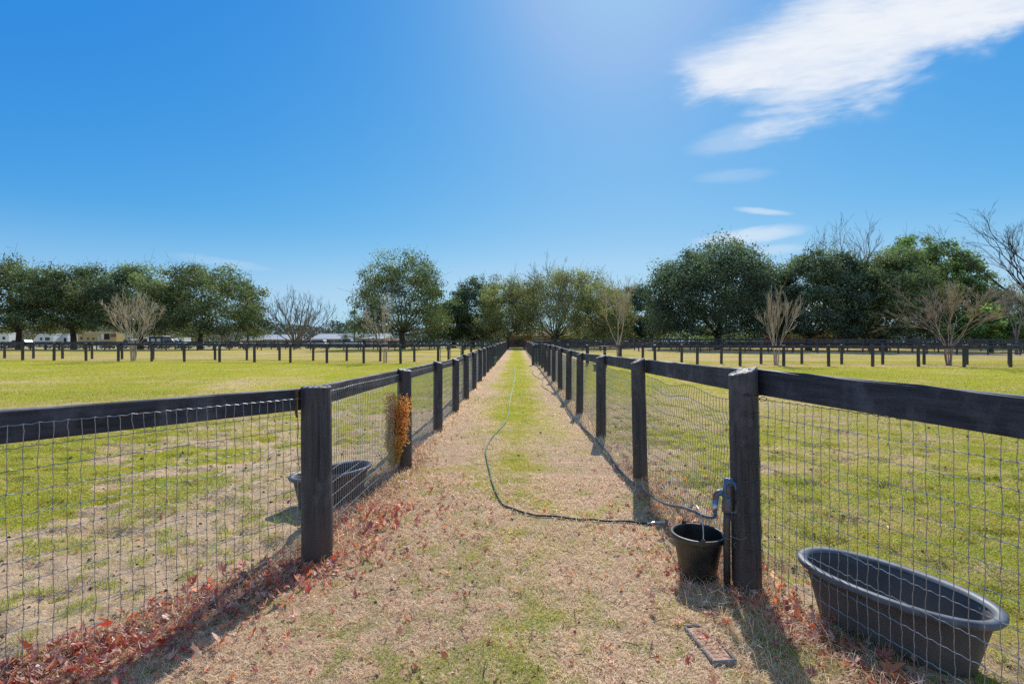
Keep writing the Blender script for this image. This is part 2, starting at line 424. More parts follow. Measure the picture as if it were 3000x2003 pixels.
# pale gravel drive on the far right and the parking ground on the far left
def strip(name, pts, w, mat, lift=.012):
    p = spline(pts, 60); t = np.gradient(p, axis=0); t /= np.linalg.norm(t, axis=1, keepdims=True)
    nrm = np.stack([-t[:, 1], t[:, 0]], 1); mb = MB(); V = []
    for s in (-1, -.5, 0, .5, 1):
        q = p + nrm * s * w / 2; V.append(np.stack([q[:, 0], q[:, 1], terrain(q[:, 0], q[:, 1]) + lift], 1))
    V = np.array(V); m = V.shape[1]; F = []
    for r in range(4):
        i = np.arange(m - 1); F.append(np.stack([r * m + i, r * m + i + 1, (r + 1) * m + i + 1, (r + 1) * m + i], 1))
    mb.add(V.reshape(-1, 3), F); return tag(build(name, mb, mat, smooth=True), None, None, None, 'structure')
strip('gravel_drive', [(75, 40), (50, 46.5), (36, 53), (27, 62), (22, 72), (18, 88)], 2.6, M['gravel'])
strip('parking_ground', [(-95, 93), (-60, 92.5), (-30, 92.5), (-8, 97)], 9.0, M['gravel'])

# ------------------------------------------------------------------ grass blades (uncountable -> stuff)
def frustum_pts(n, y0, y1, seed, pad=1.12):
    r = np.random.default_rng(seed)
    Y = np.exp(r.uniform(math.log(y0), math.log(y1), n)); X = r.uniform(-1, 1, n) * (pad * Y + .5)
    return X, Y, r

def blades(mb, X, Y, L, W, tilt, az, col, curve=.5, seg=2):
    n = len(X); z0 = gz(X, Y) - .004
    dirh = np.stack([np.cos(az), np.sin(az), np.zeros(n)], 1); side = np.stack([-np.sin(az), np.cos(az), np.zeros(n)], 1)
    up = np.array([0, 0, 1.])
    base = np.stack([X, Y, z0], 1)
    c1 = base + dirh * (L * .5 * np.cos(tilt))[:, None] + up * (L * .5 * np.sin(tilt))[:, None]
    t2 = tilt - curve
    c2 = c1 + dirh * (L * .5 * np.cos(t2))[:, None] + up * (L * .5 * np.sin(t2))[:, None]
    c2[:, 2] = np.maximum(c2[:, 2], z0 + .006)
    w = W[:, None] * .5
    if seg == 2:
        V = np.stack([base - side * w, base + side * w, c1 - side * w * .8, c1 + side * w * .8, c2], 1)
        b = np.arange(n)[:, None] * 5
        F = [b + np.array([[0, 1, 3, 2]]), b + np.array([[2, 3, 4]])]; k = 5
    else:
        V = np.stack([base - side * w, base + side * w, c2], 1); b = np.arange(n)[:, None] * 3; F = [b + np.array([[0, 1, 2]])]; k = 3
    mb.add(V.reshape(-1, 3), F, np.repeat(col, k, 0))

GREENS = np.array([[.38, .44, .05], [.46, .48, .065], [.28, .38, .05], [.54, .50, .095], [.32, .46, .07]])
STRAWS = np.array([[.92, .69, .47], [.82, .58, .40], [.95, .78, .58], [.48, .29, .20], [.90, .62, .48], [.93, .73, .52]])
YELS = np.array([[.64, .54, .20], [.52, .43, .17], [.72, .60, .27], [.42, .33, .15], [.60, .55, .15]])
def pick(pal, n, r, var=.18):
    return np.clip(pal[r.integers(0, len(pal), n)] * (1 + r.uniform(-var, var, (n, 1))), 0, 1)

mbs, mbg = MB(), MB()
for (n, y0, y1, seed, seg) in ((230000, 1.35, 5.5, 1, 2), (170000, 5.2, 15, 2, 1), (90000, 14, 34, 3, 1)):
    X, Y, r = frustum_pts(n, y0, y1, seed)
    g, d, lf = masks(X, Y)
    clump = vnoise(X * 11, Y * 11, 77); patch = vnoise(X * 2.6, Y * 2.6, 78)
    inl = (X > left_line(Y)) & (X < right_line(Y))
    pg = np.clip(g * 1.5 - .12 + (clump - .5) * 2.2 + (patch - .5) * 1.3, 0, 1)
    isg = r.random(n) < pg
    cx_, sx_ = cos(.10), sin(.10); lx_ = (X - .985) * cx_ + (Y - 2.395) * sx_; ly_ = -(X - .985) * sx_ + (Y - 2.395) * cx_
    onlid = (np.abs(ly_) < .16) & (lx_ > -.07) & (lx_ < .04)
    keep = ~onlid & (r.random(n) > np.clip(d * 1.05 - .12 - .9 * (clump > .68) * (1 - lf), 0, .93))
    X, Y, isg, g, d, clump, inl = X[keep], Y[keep], isg[keep], g[keep], d[keep], clump[keep], inl[keep]; n = len(X)
    isg = isg | ((d > .5) & (clump > .68) & (r.random(n) < .8))
    sc = np.clip(Y / 3.2, .8, 6)
    m_ = isg
    k = m_.sum()
    blades(mbg, X[m_], Y[m_], r.uniform(.022, .055, k) * np.where(inl[m_], .8, 1.0 + .7 * d[m_]) * sc[m_] ** .35, r.uniform(.0022, .0042, k) * sc[m_], r.uniform(.5, 1.4, k), r.uniform(0, 2 * pi, k), pick(GREENS, k, r), .7, seg)
    m_ = ~isg; k = m_.sum()
    blades(mbs, X[m_], Y[m_], r.uniform(.025, .075, k) * sc[m_] ** .3, r.uniform(.0020, .0040, k) * sc[m_], r.uniform(.15, .95, k), r.uniform(0, 2 * pi, k), np.where(inl[m_][:, None], pick(STRAWS, k, r, .25), pick(YELS, k, r, .25)), .55, seg)
# longer dead stems along the fence feet
def fence_tufts(line, y0, y1, n, seed, sd=.09, long=.16):
    r = np.random.default_rng(seed); Y = np.exp(r.uniform(math.log(y0), math.log(y1), n)); X = line(Y) + r.normal(0, sd, n)
    blades(mbs, X, Y, r.uniform(.07, long, n), r.uniform(.0018, .003, n) * np.clip(Y / 3, 1, 5), r.uniform(.3, 1.35, n), r.uniform(0, 2 * pi, n), pick(STRAWS, n, r, .25), .9, 2)
fence_tufts(left_line, 1.4, 26, 5200, 5, .13)
fence_tufts(right_line, 1.2, 26, 5600, 6, .12)
fence_tufts(lambda Y: right_line(Y) - .22, 1.2, 3.6, 2200, 7, .16, .2)
tag(build('dry_grass', mbs, M['grass']), 'matted dry straw coloured grass of the lane and paddocks', None, None, 'stuff')
tag(build('green_grass', mbg, M['grass']), 'short green grass coming through the straw', None, None, 'stuff')

# ------------------------------------------------------------------ fallen leaves (stuff)
LEAFC = np.array([[.50, .10, .06], [.38, .075, .055], [.58, .19, .09], [.55, .31, .22], [.68, .45, .35], [.28, .10, .07], [.62, .26, .10], [.72, .53, .42], [.42, .18, .12], [.60, .38, .28]])
def leaves(mb, X, Y, size, r, lift=.012, pal=LEAFC):
    n = len(X); az = r.uniform(0, 2 * pi, n)
    ang = np.array([0, .32, .62, .95, 1.25, 1.6, 2.1, 2.6, pi, -2.6, -2.1, -1.6, -1.25, -.95, -.62, -.32])
    rad = np.array([1.0, .55, .42, .95, .55, .80, .50, .62, .40, .62, .50, .80, .55, .95, .42, .55])
    k = len(ang)
    rr = rad[None] * (1 + r.uniform(-.30, .22, (n, k))); rr *= np.where((r.random((n, 1)) < .35) & (np.cos(ang[None] - r.uniform(0, 6.28, (n, 1))) > .3), .55, 1)
    u = np.cos(ang)[None] * rr; v = np.sin(ang)[None] * rr
    cu = r.uniform(-.3, 1.1, (n, 1)); cv = r.uniform(-.3, 1.1, (n, 1))
    z = (cu * u * u + cv * v * v * .9 + r.normal(0, .07, (n, k)))
    P = np.stack([u, v, z], -1); P = np.concatenate([np.zeros((n, 1, 3)), P], 1) * size[:, None, None]
    tx, ty = r.normal(0, .42, n), r.normal(0, .42, n)
    P[:, :, 2] += P[:, :, 0] * np.tan(np.clip(tx, -1, 1))[:, None] + P[:, :, 1] * np.tan(np.clip(ty, -1, 1))[:, None]
    c, s = np.cos(az)[:, None], np.sin(az)[:, None]
    x = P[:, :, 0] * c - P[:, :, 1] * s; y = P[:, :, 0] * s + P[:, :, 1] * c
    zmin = P[:, :, 2].min(1)
    V = np.stack([x + X[:, None], y + Y[:, None], P[:, :, 2] - zmin[:, None] + (gz(X, Y) + r.uniform(0, lift, n))[:, None]], -1)
    b = np.arange(n)[:, None, None] * (k + 1); i = np.arange(k)
    F = (b + np.stack([np.zeros(k, int), 1 + i, 1 + (i + 1) % k], 1)[None]).reshape(-1, 3)
    mb.add(V.reshape(-1, 3), [F], np.repeat(pick(pal, n, r, .3), k + 1, 0))
mb = MB(); r = np.random.default_rng(12)
def leafrow(line, y0, y1, n, sd, smin, smax, off=0.0, lift=.05):
    Y = r.uniform(y0, y1, n) if y1 < 6 else np.exp(r.uniform(math.log(y0), math.log(y1), n)); X = line(Y) + off + r.normal(0, sd, n)
    leaves(mb, X, Y, r.uniform(smin, smax, n), r, lift)
leafrow(left_line, 1.5, 3.3, 1500, .20, .011, .030, .06, .025)
leafrow(left_line, 1.4, 2.4, 520, .27, .013, .034, .14, .025)
leafrow(left_line, 3.2, 4.6, 380, .22, .012, .029, .1, .03)
leafrow(left_line, 4.4, 14, 260, .25, .015, .032, .16, .02)
leafrow(left_line, 1.5, 5.5, 420, .42, .012, .028, .42, .01)
leafrow(right_line, 1.2, 2.9, 520, .12, .013, .034, .0, .035)
leafrow(right_line, 1.3, 3.2, 180, .35, .014, .036, -.25, .02)
leafrow(right_line, 2.9, 6, 260, .30, .016, .038, .12, .02)
leafrow(right_line, 5, 16, 160, .35, .018, .035, .1, .01)
leafrow(lambda Y: lane_c(Y), 1.4, 12, 110, .75, .011, .024, -.2, .005)
leafrow(lambda Y: lane_c(Y), 2.2, 24, 260, 3.6, .012, .026, 0, .005)
leafrow(lambda Y: lane_c(Y), 1.4, 7, 620, .55, .008, .019, -.45, .004)
leafrow(left_line, 1.5, 4.5, 160, .25, .030, .044, .1, .03)
X = r.normal(1.05, .22, 90); Y = r.normal(3.75, .35, 90); leaves(mb, X, Y, r.uniform(.016, .034, 90), r, .01)
tag(build('fallen_leaves', mb, M['litter']), 'curled red and brown fallen leaves drifted along the fence feet', None, None, 'stuff')
# dark crumbs of earth and small twigs
r = np.random.default_rng(91); mb = MB(); n = 2600
X, Y, _r = frustum_pts(n, 1.8, 14, 92); g, d, lf = masks(X, Y); inl = (X > left_line(Y)) & (X < right_line(Y))
k = (~inl & (r.random(n) < .10 + .6 * d)) | (inl & (r.random(n) < .10)); X, Y = X[k], Y[k]; n = len(X)
sz = r.uniform(.006, .017, n) * np.clip(Y / 4, .9, 2.0); o6 = np.array([[1, 0, 0], [-1, 0, 0], [0, 1, 0], [0, -1, 0], [0, 0, .7], [0, 0, -.5], [.6, .6, .3], [-.6, .5, .4]])[:6]
T = np.array([[0, 2, 4], [2, 1, 4], [1, 3, 4], [3, 0, 4], [2, 0, 5], [1, 2, 5], [3, 1, 5], [0, 3, 5]])
V = np.stack([X, Y, gz(X, Y) + sz * .25], 1)[:, None] + o6[None] * sz[:, None, None] * r.uniform(.5, 1.4, (n, 6, 1))
mb.add(V.reshape(-1, 3), [(np.arange(n)[:, None, None] * 6 + T[None]).reshape(-1, 3)], np.repeat(pick(np.array([[.13, .09, .06], [.20, .14, .095], [.09, .065, .05], [.30, .22, .15]]), n, r, .3), 6, 0))
n = 420; X, Y, _r = frustum_pts(n, 1.5, 9, 93, .8); az = r.uniform(0, 2 * pi, n); L = r.uniform(.03, .13, n)
dx, dy = np.cos(az) * L, np.sin(az) * L; z = gz(X, Y) + .012
tubes(mb, np.stack([np.stack([X, Y, z], 1), np.stack([X + dx * .5 + r.normal(0, .006, n), Y + dy * .5, z + r.uniform(0, .012, n)], 1), np.stack([X + dx, Y + dy, gz(X + dx, Y + dy) + .010], 1)], 1), np.array([[.0022, .0019, .001]]), 4, False, pick(np.array([[.16, .11, .08], [.30, .24, .19], [.10, .07, .055]]), n, r, .3))
tag(build('soil_crumbs', mb, M['grass']), 'dark crumbs of earth and bits of twig lying in the grass', None, None, 'stuff')
# a few big single leaves that stand out
def big_leaf(x, y, s, label, seed, pal, tilt):
    mb = MB(); rr = np.random.default_rng(seed)
    leaves(mb, np.array([0.]), np.array([0.]), np.array([s]), rr, 0, np.array([pal]))
    mb.V[0][:, 2] -= mb.V[0][:, 2].min()
    o = build('maple_leaf', mb, M['litter'], None, False, (x, y, float(gz(x, y)) + .02), (tilt, .2, .4)); tag(o, label, 'leaf', 'large fallen leaves')
big_leaf(1.66, 2.15, .075, 'big orange dry leaf standing against mesh below the long black tub', 3, (.55, .19, .05), 1.0)
big_leaf(-1.33, 3.14, .075, 'big tan brown leaf leaning on the foot of the round fence post', 4, (.45, .19, .10), .9)

# ------------------------------------------------------------------ fences
def post_mesh(r, h, slant=0.0, k=18, seed=0, flat=False, depth=.12):
    rr = np.random.default_rng(seed); mb = MB()
    zs = np.array([-depth, 0, .12, h * .25, h * .5, h * .75, h - .03 - slant, h - slant])
    a = np.arange(k) * 2 * pi / k
    lump = 1 + .018 * np.sin(a * 2 + rr.uniform(0, 6)) + .012 * np.sin(a * 3 + rr.uniform(0, 6)) + rr.normal(0, .006, k)
    V = []
    for i, z in enumerate(zs):
        q = r * lump * (1.02 - .04 * max(z, 0) / h) * (1 + .006 * rr.normal())
        x, y = q * np.cos(a), q * np.sin(a)
        if flat: x = np.minimum(x, r * .45)
        zz = np.full(k, z)
        if i >= len(zs) - 2: zz = z + slant * (.5 + .5 * x / r) + (rr.normal(0, .0022, k) if i == len(zs) - 1 else 0)
        V.append(np.stack([x, y, zz], 1))
    last = V[-1].copy(); ins = last.copy(); ins[:, :2] *= .9; ins[:, 2] += .006 + rr.normal(0, .002, k); V.append(ins)
    ins2 = last.copy(); ins2[:, :2] *= .45; ins2[:, 2] = h - slant + slant * (.5 + .5 * ins2[:, 0] / r) + .007 + rr.normal(0, .003, k); V.append(ins2)
    m = len(V); i = np.arange(k); j = (i + 1) % k; base = np.arange(m - 1)[:, None] * k
    F = np.stack([base + i, base + j, base + k + j, base + k + i], -1).reshape(-1, 4)
    mb.add(np.concatenate(V), [F, ((m - 1) * k + i)[None]]); return mb.mesh('post', M['post'], False)

POST_FAR = [post_mesh(.083, 1.25, .02, 10, s) for s in range(3)]
def board(parent, p0, p1, z0, z1, hgt, th, off, name='rail', near=False, seed=0):
    """plank whose top edge runs p0,z0 -> p1,z1, pushed sideways by off"""
    p0 = np.array(p0, float); p1 = np.array(p1, float); d = p1 - p0; L = float(np.hypot(*d)); d /= L; nrm = np.array([-d[1], d[0]])
    k = 14 if near else 2; rr = np.random.default_rng(seed + 500)
    t = np.linspace(0, 1, k); V = []
    wob = (np.convolve(rr.normal(0, 1, k + 4), np.ones(5) / 5, 'valid')[:k]) * (.005 if near else 0)
    b = .006
    sec = [(-th / 2, -hgt + b), (-th / 2 + b, -hgt), (th / 2 - b, -hgt), (th / 2, -hgt + b), (th / 2, -b), (th / 2 - b, 0), (-th / 2 + b, 0), (-th / 2, -b)]
    for i in range(k):
        x = t[i] * L
        V += [(x, s + wob[i], zz + (z1 - z0) * t[i] + (rr.normal(0, .0016) if near and zz > -.02 else 0)) for s, zz in sec]
    i = np.arange(8); j = (i + 1) % 8; base = np.arange(k - 1)[:, None] * 8
    F = np.stack([base + i, base + j, base + 8 + j, base + 8 + i], -1).reshape(-1, 4)
    mb = MB().add(V, [F, i[::-1][None], ((k - 1) * 8 + i)[None]])
    o = build(name, mb, M['rail'], parent, False, (p0[0] + nrm[0] * off, p0[1] + nrm[1] * off, z0), (0, 0, math.atan2(d[1], d[0])))
    return o

def mesh_bay(mb, p0, p1, zb0, zb1, top, off, vs=.0508, hs=.1016, rad=.0013, detail=0, seed=0, crumple=0.0, knots=False):
    p0 = np.array(p0, float); p1 = np.array(p1, float); d = p1 - p0; L = float(np.hypot(*d)); d3 = np.array([d[0] / L, d[1] / L, 0]); n3 = np.array([-d3[1], d3[0], 0])
    rr = np.random.default_rng(seed + 900)
    ph = rr.uniform(0, 6, 4)
    nv = max(2, int(L / vs)); nh = int(round(top / hs)) + 1
    O = np.array([p0[0], p0[1], 0]) + n3 * off
    def place(u, z):      # u along metres, z height above local ground
        s = u / L
        zz = zb0 + (zb1 - zb0) * s + z
        w = np.sin(u * 2.1 + ph[0]) * .004 + np.sin(u * 5.3 + z * 3 + ph[1]) * .002
        du = 0
        if detail: du = .002 * np.sin(z * 9 + u * 3 + ph[2]) + .0015 * np.sin(z * 23 + u * 7 + ph[3])
        if crumple:
            e = np.sin(np.clip(s, 0, 1) * pi) ** .6 * crumple
            du = du + e * (.021 * np.sin(z * 2 * pi / .2032 + 1.2 * np.sin(u * 2.3)) * (.35 + .65 * sstep(.45, 1.1, z)) + .022 * sstep(.8, 1.15, z) * np.sin(u * 3.7))
            w = w + e * .035 * np.sin(z * 5 + u * 2) ; zz = zz - e * (.02 * sstep(.8, 1.1, z) * (1 + np.sin(u * 4.1)) + .012 * np.sin(u * 6.0 + z * 4))
        return O + d3 * (u + du)[..., None] + n3 * np.asarray(w)[..., None] + np.array([0, 0, 1.]) * np.asarray(zz)[..., None]
    m = {0: 2, 1: 13, 2: 37}[detail]
    u = (np.arange(nv) + .5) * vs; z = np.linspace(.01, top, m)
    U, Z = np.meshgrid(u, z, indexing='ij')
    if detail == 2: U = U + rr.normal(0, .0018, U.shape)
    tubes(mb, place(U, Z), rad, 3 if detail < 2 else 4)
    mh = {0: 3, 1: nv + 1, 2: nv * 2 + 1}[detail]
    u = np.linspace(0, L, mh); zz = np.array([max(.015, top - i * hs) for i in range(nh)])
    Z, U = np.meshgrid(zz, u, indexing='ij')
    if detail == 2: Z = Z + .0025 * ((np.arange(mh) % 2) * 2 - 1)[None] + rr.normal(0, .0012, Z.shape)
    tubes(mb, place(U, Z), rad, 3 if detail < 2 else 4)
    if knots:
        u = (np.arange(nv) + .5) * vs; U, Z = np.meshgrid(u, zz, indexing='ij'); C = place(U, Z).reshape(-1, 3); s = rad * 2.3
        off6 = np.array([[s, 0, 0], [-s, 0, 0], [0, s, 0], [0, -s, 0], [0, 0, s * 1.2], [0, 0, -s * 1.2]])
        T = np.array([[0, 2, 4], [2, 1, 4], [1, 3, 4], [3, 0, 4], [2, 0, 5], [1, 2, 5], [3, 1, 5], [0, 3, 5]])
        mb.add((C[:, None] + off6[None]).reshape(-1, 3), [(np.arange(len(C))[:, None, None] * 6 + T[None]).reshape(-1, 3)])

def fence(name, label, pts, side, H=1.25, hgt=.15, top=None, gaps=(), group=None, rails=(0.0,), meshed=True, vs=.0508, rad=.0014, offr=.10):
    """side=+1: boards on the left of travel. pts = list of (x,y)"""
    t = thing(name, label, 'fence', (0, 0, 0), 0, group)
    zb = [float(terrain(*p)) for p in pts]; rr = np.random.default_rng(len(pts) * 7 + int(abs(pts[0][0]) * 10))
    for i, p in enumerate(pts):
        link('post', POST_FAR[i % 3], t, (p[0], p[1], zb[i] + rr.uniform(-.02, .01)), (rr.normal(0, .008), rr.normal(0, .008), rr.uniform(0, 6)))
    mb = MB()
    for i in range(len(pts) - 1):
        if i in gaps:
            if meshed and mb.n: build('wire_mesh', mb, M['wire_dark'], t)
            mb = MB(); continue
        for dz in rails: board(t, pts[i], pts[i + 1], zb[i] + H - .02 - dz, zb[i + 1] + H - .02 - dz, hgt, .04, side * offr)
        if meshed: mesh_bay(mb, pts[i], pts[i + 1], zb[i], zb[i + 1], top or H - .16, side * offr * .75, vs, .1016, rad)
    if meshed and mb.n: build('wire_mesh', mb, M['wire_dark'], t)
    return t

# --- lane fences
LY = [3.35, 5.95, 8.45, 10.9, 13.15, 15.6, 18.1, 20.5, 23.0, 25.3, 27.7, 30.45]
RY = [2.94, 5.45, 8.0, 10.7, 13.0, 15.5, 18.2, 20.9, 23.4, 26.2, 29.3]
LP = [(-1.345 - .573 * 2.44, 3.35 - .819 * 2.44)] + [(-1.378 + .0099 * y, y) for y in LY]
RP = [(1.419 + .28 * 2.44, 2.94 - .96 * 2.44)] + [(1.39 + .0099 * y + (.008 if i == 0 else 0), y) for i, y in enumerate(RY)]

lf = thing('paddock_fence', 'black post and board fence with straight mesh on the left of the lane', 'fence', group='fences along the lane')
pm = {0: post_mesh(.099, 1.195, .004, 28, 3), 1: post_mesh(.086, 1.20, .03, 18, 4), 2: post_mesh(.082, 1.21, .05, 16, 5), 3: post_mesh(.084, 1.22, .045, 14, 6)}
rr = np.random.default_rng(3)
for i, p in enumerate(LP):
    me = pm[0] if i <= 1 else pm[1] if i == 2 else pm[2 + i % 2]
    link('post', me, lf, (p[0], p[1], float(terrain(*p))), (rr.normal(0, .006), rr.normal(0, .008) + (.01 if i == 1 else 0), pi + (rr.normal(0, .15))))
mbw = MB()
for i in range(len(LP) - 1):
    a, b = LP[i], LP[i + 1]; za, zb = float(terrain(*a)), float(terrain(*b))
    if i == 0:
        board(lf, a, (b[0] - .06, b[1] - .03), 1.19, 1.185, .15, .04, .065, near=True, seed=1)
        mesh_bay(mbw, a, b, 0, 0, 1.12, .035, .0508, .1016, .0020, 2, 5, 0, True)
    else:
        board(lf, a, b, za + 1.185, zb + 1.185, .145, .04, .085, near=i < 5, seed=i + 2)
        mesh_bay(mbw, a, b, za, zb, 1.135, .05, .0508, .1016, .0020 if i < 4 else .0023, 2 if i < 3 else (1 if i < 6 else 0), 5 + i, .10 if i == 1 else 0, i < 3)
build('wire_mesh', mbw, M['wire'], lf)
mb = MB(); tubes(mb, spline([(0, 0, .19), (.004, .002, .12), (-.003, 0, .05), (.002, 0, 0)], 12), np.linspace(.013, .007, 12), 6, True)
tubes(mb, spline([(.004, 0, .02), (.012, .004, -.08), (.006, -.004, -.2), (.02, .002, -.36)], 16), .0022, 5)
build('wood_strip', mb, M['splinter'], lf, False, (-1.468, 3.30, .99)); 

rf = thing('paddock_fence', 'black post and board fence with bent mesh on the right of the lane', 'fence', group='fences along the lane')
pr = {0: post_mesh(.084, 1.345, .05, 28, 13), 1: post_mesh(.081, 1.34, .06, 20, 14), 2: post_mesh(.080, 1.34, .055, 16, 15), 3: post_mesh(.082, 1.33, .05, 14, 16)}
for i, p in enumerate(RP):
    me = pr[0] if i <= 1 else pr[1] if i == 2 else pr[2 + i % 2]
    link('post', me, rf, (p[0], p[1], float(terrain(*p))), (0, rr.normal(0, .008) - (.024 if i == 1 else .014 if i == 2 else 0), rr.normal(0, .12)))
mbw = MB()
for i in range(len(RP) - 1):
    a, b = RP[i], RP[i + 1]; za, zb = float(terrain(*a)), float(terrain(*b))
    if i == 0:
        board(rf, a, (b[0], b[1] + .02), 1.255, 1.335, .155, .042, -.075, near=True, seed=21)
        mesh_bay(mbw, a, b, 0, 0, 1.15, -.08, .0508, .1016, .0020, 2, 25, 0, True)
    else:
        board(rf, a, b, za + 1.325, zb + 1.325, .15, .04, -.085, near=i < 5, seed=i + 22)
        mesh_bay(mbw, a, b, za, zb, 1.14, -.065, .0508, .1016, .0020 if i < 4 else .0023, 2 if i < 3 else (1 if i < 6 else 0), 35 + i, 1.0 if i == 1 else .45 if i in (2, 3) else .1, i < 3)
build('wire_mesh', mbw, M['wire'], rf)
# mesh ends tied round the near right post
mb = MB(); rr2 = np.random.default_rng(8)
for z in np.arange(.16, 1.2, .1016):
    a = np.linspace(-2.0 + rr2.uniform(-.1, .1), .15, 12); q = .089
    z0 = z + rr2.normal(0, .008) + np.linspace(.006, 0, 12)
    tubes(mb, np.stack([q * np.cos(a), q * np.sin(a), z0], 1), .0021, 5)
    e = (q * cos(a[0]), q * sin(a[0]) - .002, z0[0])
    tubes(mb, spline([(e[0] + .03, e[1] - .001, z0[0]), (e[0] + .02, e[1] - .006, z0[0] + .006), e, (e[0] - .008, e[1] - .004, z0[0] + .003)], 8), .004, 5, True)
for a in (-1.75, -1.35, -.95, -.5, -.1):
    z = np.linspace(.1, 1.2, 34); aa = a + .07 * np.sin(z * 14 + a * 5) + .05 * np.sin(z * 31)
    tubes(mb, np.stack([.088 * np.cos(aa), .088 * np.sin(aa), z], 1), .0012, 4)
a = np.linspace(0, 2.2 * 2 * pi, 40); tubes(mb, np.stack([.105 + .022 * np.cos(a), -.04 + .003 * a / 6, 1.155 + .012 * np.sin(a)], 1), .0018, 5)
build('wire_tie', mb, M['wire_dark'], rf, False, (RP[1][0] + .0, RP[1][1], 0), (0, -.024, 0))

# --- cross fences of the paddocks (pairs 3 m apart with an alley between)
def row(xd_list, Y0, m):
    out = []
    for xd in xd_list:
        s = (xd - 1174) / PX; Y = Y0 / (1 - m * s); out.append((s * Y, Y))
    return out
def extend(pts, n):
    d = np.array(pts[0]) - np.array(pts[1]); d = d / np.hypot(*d) * 2.44
    return [tuple(np.array(pts[0]) + d * i) for i in range(n, 0, -1)] + pts
lfront = extend(row([52, 124, 197.3, 271.5, 348, 422.7, 503.5, 583.6, 665.8, 749.5, 834, 918.6, 1004.5, 1061, 1131], 30.4, -.098), 4)
fence('cross_fence', 'black board and mesh fence crossing the left paddock, nearer of its pair', lfront, 1, 1.25, gaps=(len(lfront) - 3,), group='cross fences of the paddocks')
lrear = extend(row([10.7, 76.8, 143.5, 211, 280, 351, 422, 493, 566, 641, 718, 795, 872, 950, 1028.5, 1080], 33.4, -.098), 4)
fence('cross_fence', 'black board and mesh fence crossing the left paddock, farther of its pair behind the alley', lrear, 1, 1.25, group='cross fences of the paddocks')
rfront = row([1222, 1268, 1346, 1423, 1502, 1599, 1697, 1797, 1900, 2001, 2106, 2211, 2317, 2425, 2535], 29.4, -.078)
fence('cross_fence', 'black board and mesh fence crossing the right paddock, nearer of its pair', rfront, -1, 1.22, gaps=(2,), group='cross fences of the paddocks')
rrear = row([1230, 1302, 1387, 1474, 1563, 1654, 1745, 1838.6, 1930, 2024, 2119, 2217, 2314, 2414, 2514], 32.1, -.078)
fence('cross_fence', 'black board and mesh fence crossing the right paddock, farther of its pair behind the alley', rrear, -1, 1.22, group='cross fences of the paddocks')

def lane_run(off, ys): return [(off + .0099 * y, y) for y in ys]
yl = list(np.arange(33.4, 64, 2.44)); yr = list(np.arange(32.1, 66, 2.44))
fence('lane_fence', 'black fence continuing the left side of the lane beyond the first alley', lane_run(-1.41, yl), 1, 1.3, group='far lane fences')
fence('lane_fence', 'black fence continuing the right side of the lane beyond the first alley', lane_run(1.34, yr), -1, 1.3, group='far lane fences')
fence('lane_fence', 'short pale weathered fence at the far end of the lane on the left', lane_run(-1.42, [69, 71.4, 73.9, 76.3]), 1, 1.3, group='far lane fences')
fence('lane_fence', 'short pale weathered fence at the far end of the lane on the right', lane_run(1.2, [69, 71.4, 73.9, 76.3]), -1, 1.3, group='far lane fences')
# farther paddock fences
def run(x0, y0, x1, y1):
    n = max(2, int(round(math.hypot(x1 - x0, y1 - y0) / 2.44)) + 1); return [(x0 + (x1 - x0) * i / (n - 1), y0 + (y1 - y0) * i / (n - 1)) for i in range(n)]
fence('far_fence', 'distant black board fence in front of the parked cars on the left, lower of two', run(-1.6, 66.3, -78, 74), -1, 1.3, meshed=False, group='distant fences')
fence('far_fence', 'distant black board fence in front of the parked cars on the left, second one behind', run(-2.2, 72.5, -84, 83), -1, 1.32, meshed=False, group='distant fences')
fence('far_fence', 'tall dark three board fence under the big trees on the right', run(2.6, 67, 52, 46.5), 1, 1.55, meshed=False, rails=(0, .30, .62), group='distant fences')
fence('far_fence', 'dark double board fence along the gravel drive on the far right', run(3.4, 72, 62, 50), 1, 1.6, meshed=False, rails=(0, .34), group='distant fences')
tb = thing('board_fence', 'low reddish brown board fence beyond the dark fence under the right trees', 'fence')
bp = run(3.5, 79, 60, 62); mbp = MB(); box(mbp, (0, 0, .6), (.12, .12, 1.3), 0, .01); pme = mbp.mesh('post', M['brown_wood'])
for i, p in enumerate(bp): link('post', pme, tb, (p[0], p[1], float(terrain(*p))))
for i in range(len(bp) - 1):
    for dz in (.0, .22, .44):
        o = board(tb, bp[i], bp[i + 1], float(terrain(*bp[i])) + 1.15 - dz, float(terrain(*bp[i + 1])) + 1.15 - dz, .19, .04, .08); o.data.materials[0] = M['brown_wood']

# --- gates
def tube_gate(label, p0, p1, z0, H, bars, mat, r=.021, group='paddock gates'):
    p0 = np.array(p0, float); p1 = np.array(p1, float); d = p1 - p0; L = float(np.hypot(*d)); rz = math.atan2(d[1], d[0])
    t = thing('tube_gate', label, 'gate', (p0[0], p0[1], z0), rz, group)
    mb = MB(); tubes(mb, [(0, 0, .12), (0, 0, H)], r, 8, True); tubes(mb, [(L, 0, .12), (L, 0, H)], r, 8, True)
    tubes(mb, [(0, 0, H), (L, 0, H)], r, 8, True); tubes(mb, [(0, 0, .14), (L, 0, .14)], r, 8, True); build('frame', mb, mat, t, True)
    for i in range(bars):
        mb = MB(); z = .14 + (H - .14) * (i + 1) / (bars + 1); tubes(mb, [(0.01, 0, z), (L - .01, 0, z)], r * .8, 8); build('bar', mb, mat, t, True)
    mb = MB(); box(mb, (L * .5, 0, H * .5 + .07), (.03, .012, H - .16)); build('brace', mb, mat, t)
    return t
a, b = lfront[-3], lfront[-2]
tube_gate('dark pipe gate in the left cross fence', (a[0] + .14, a[1]), (b[0] - .12, b[1]), float(terrain(*a)), 1.15, 2, M['pipe'])
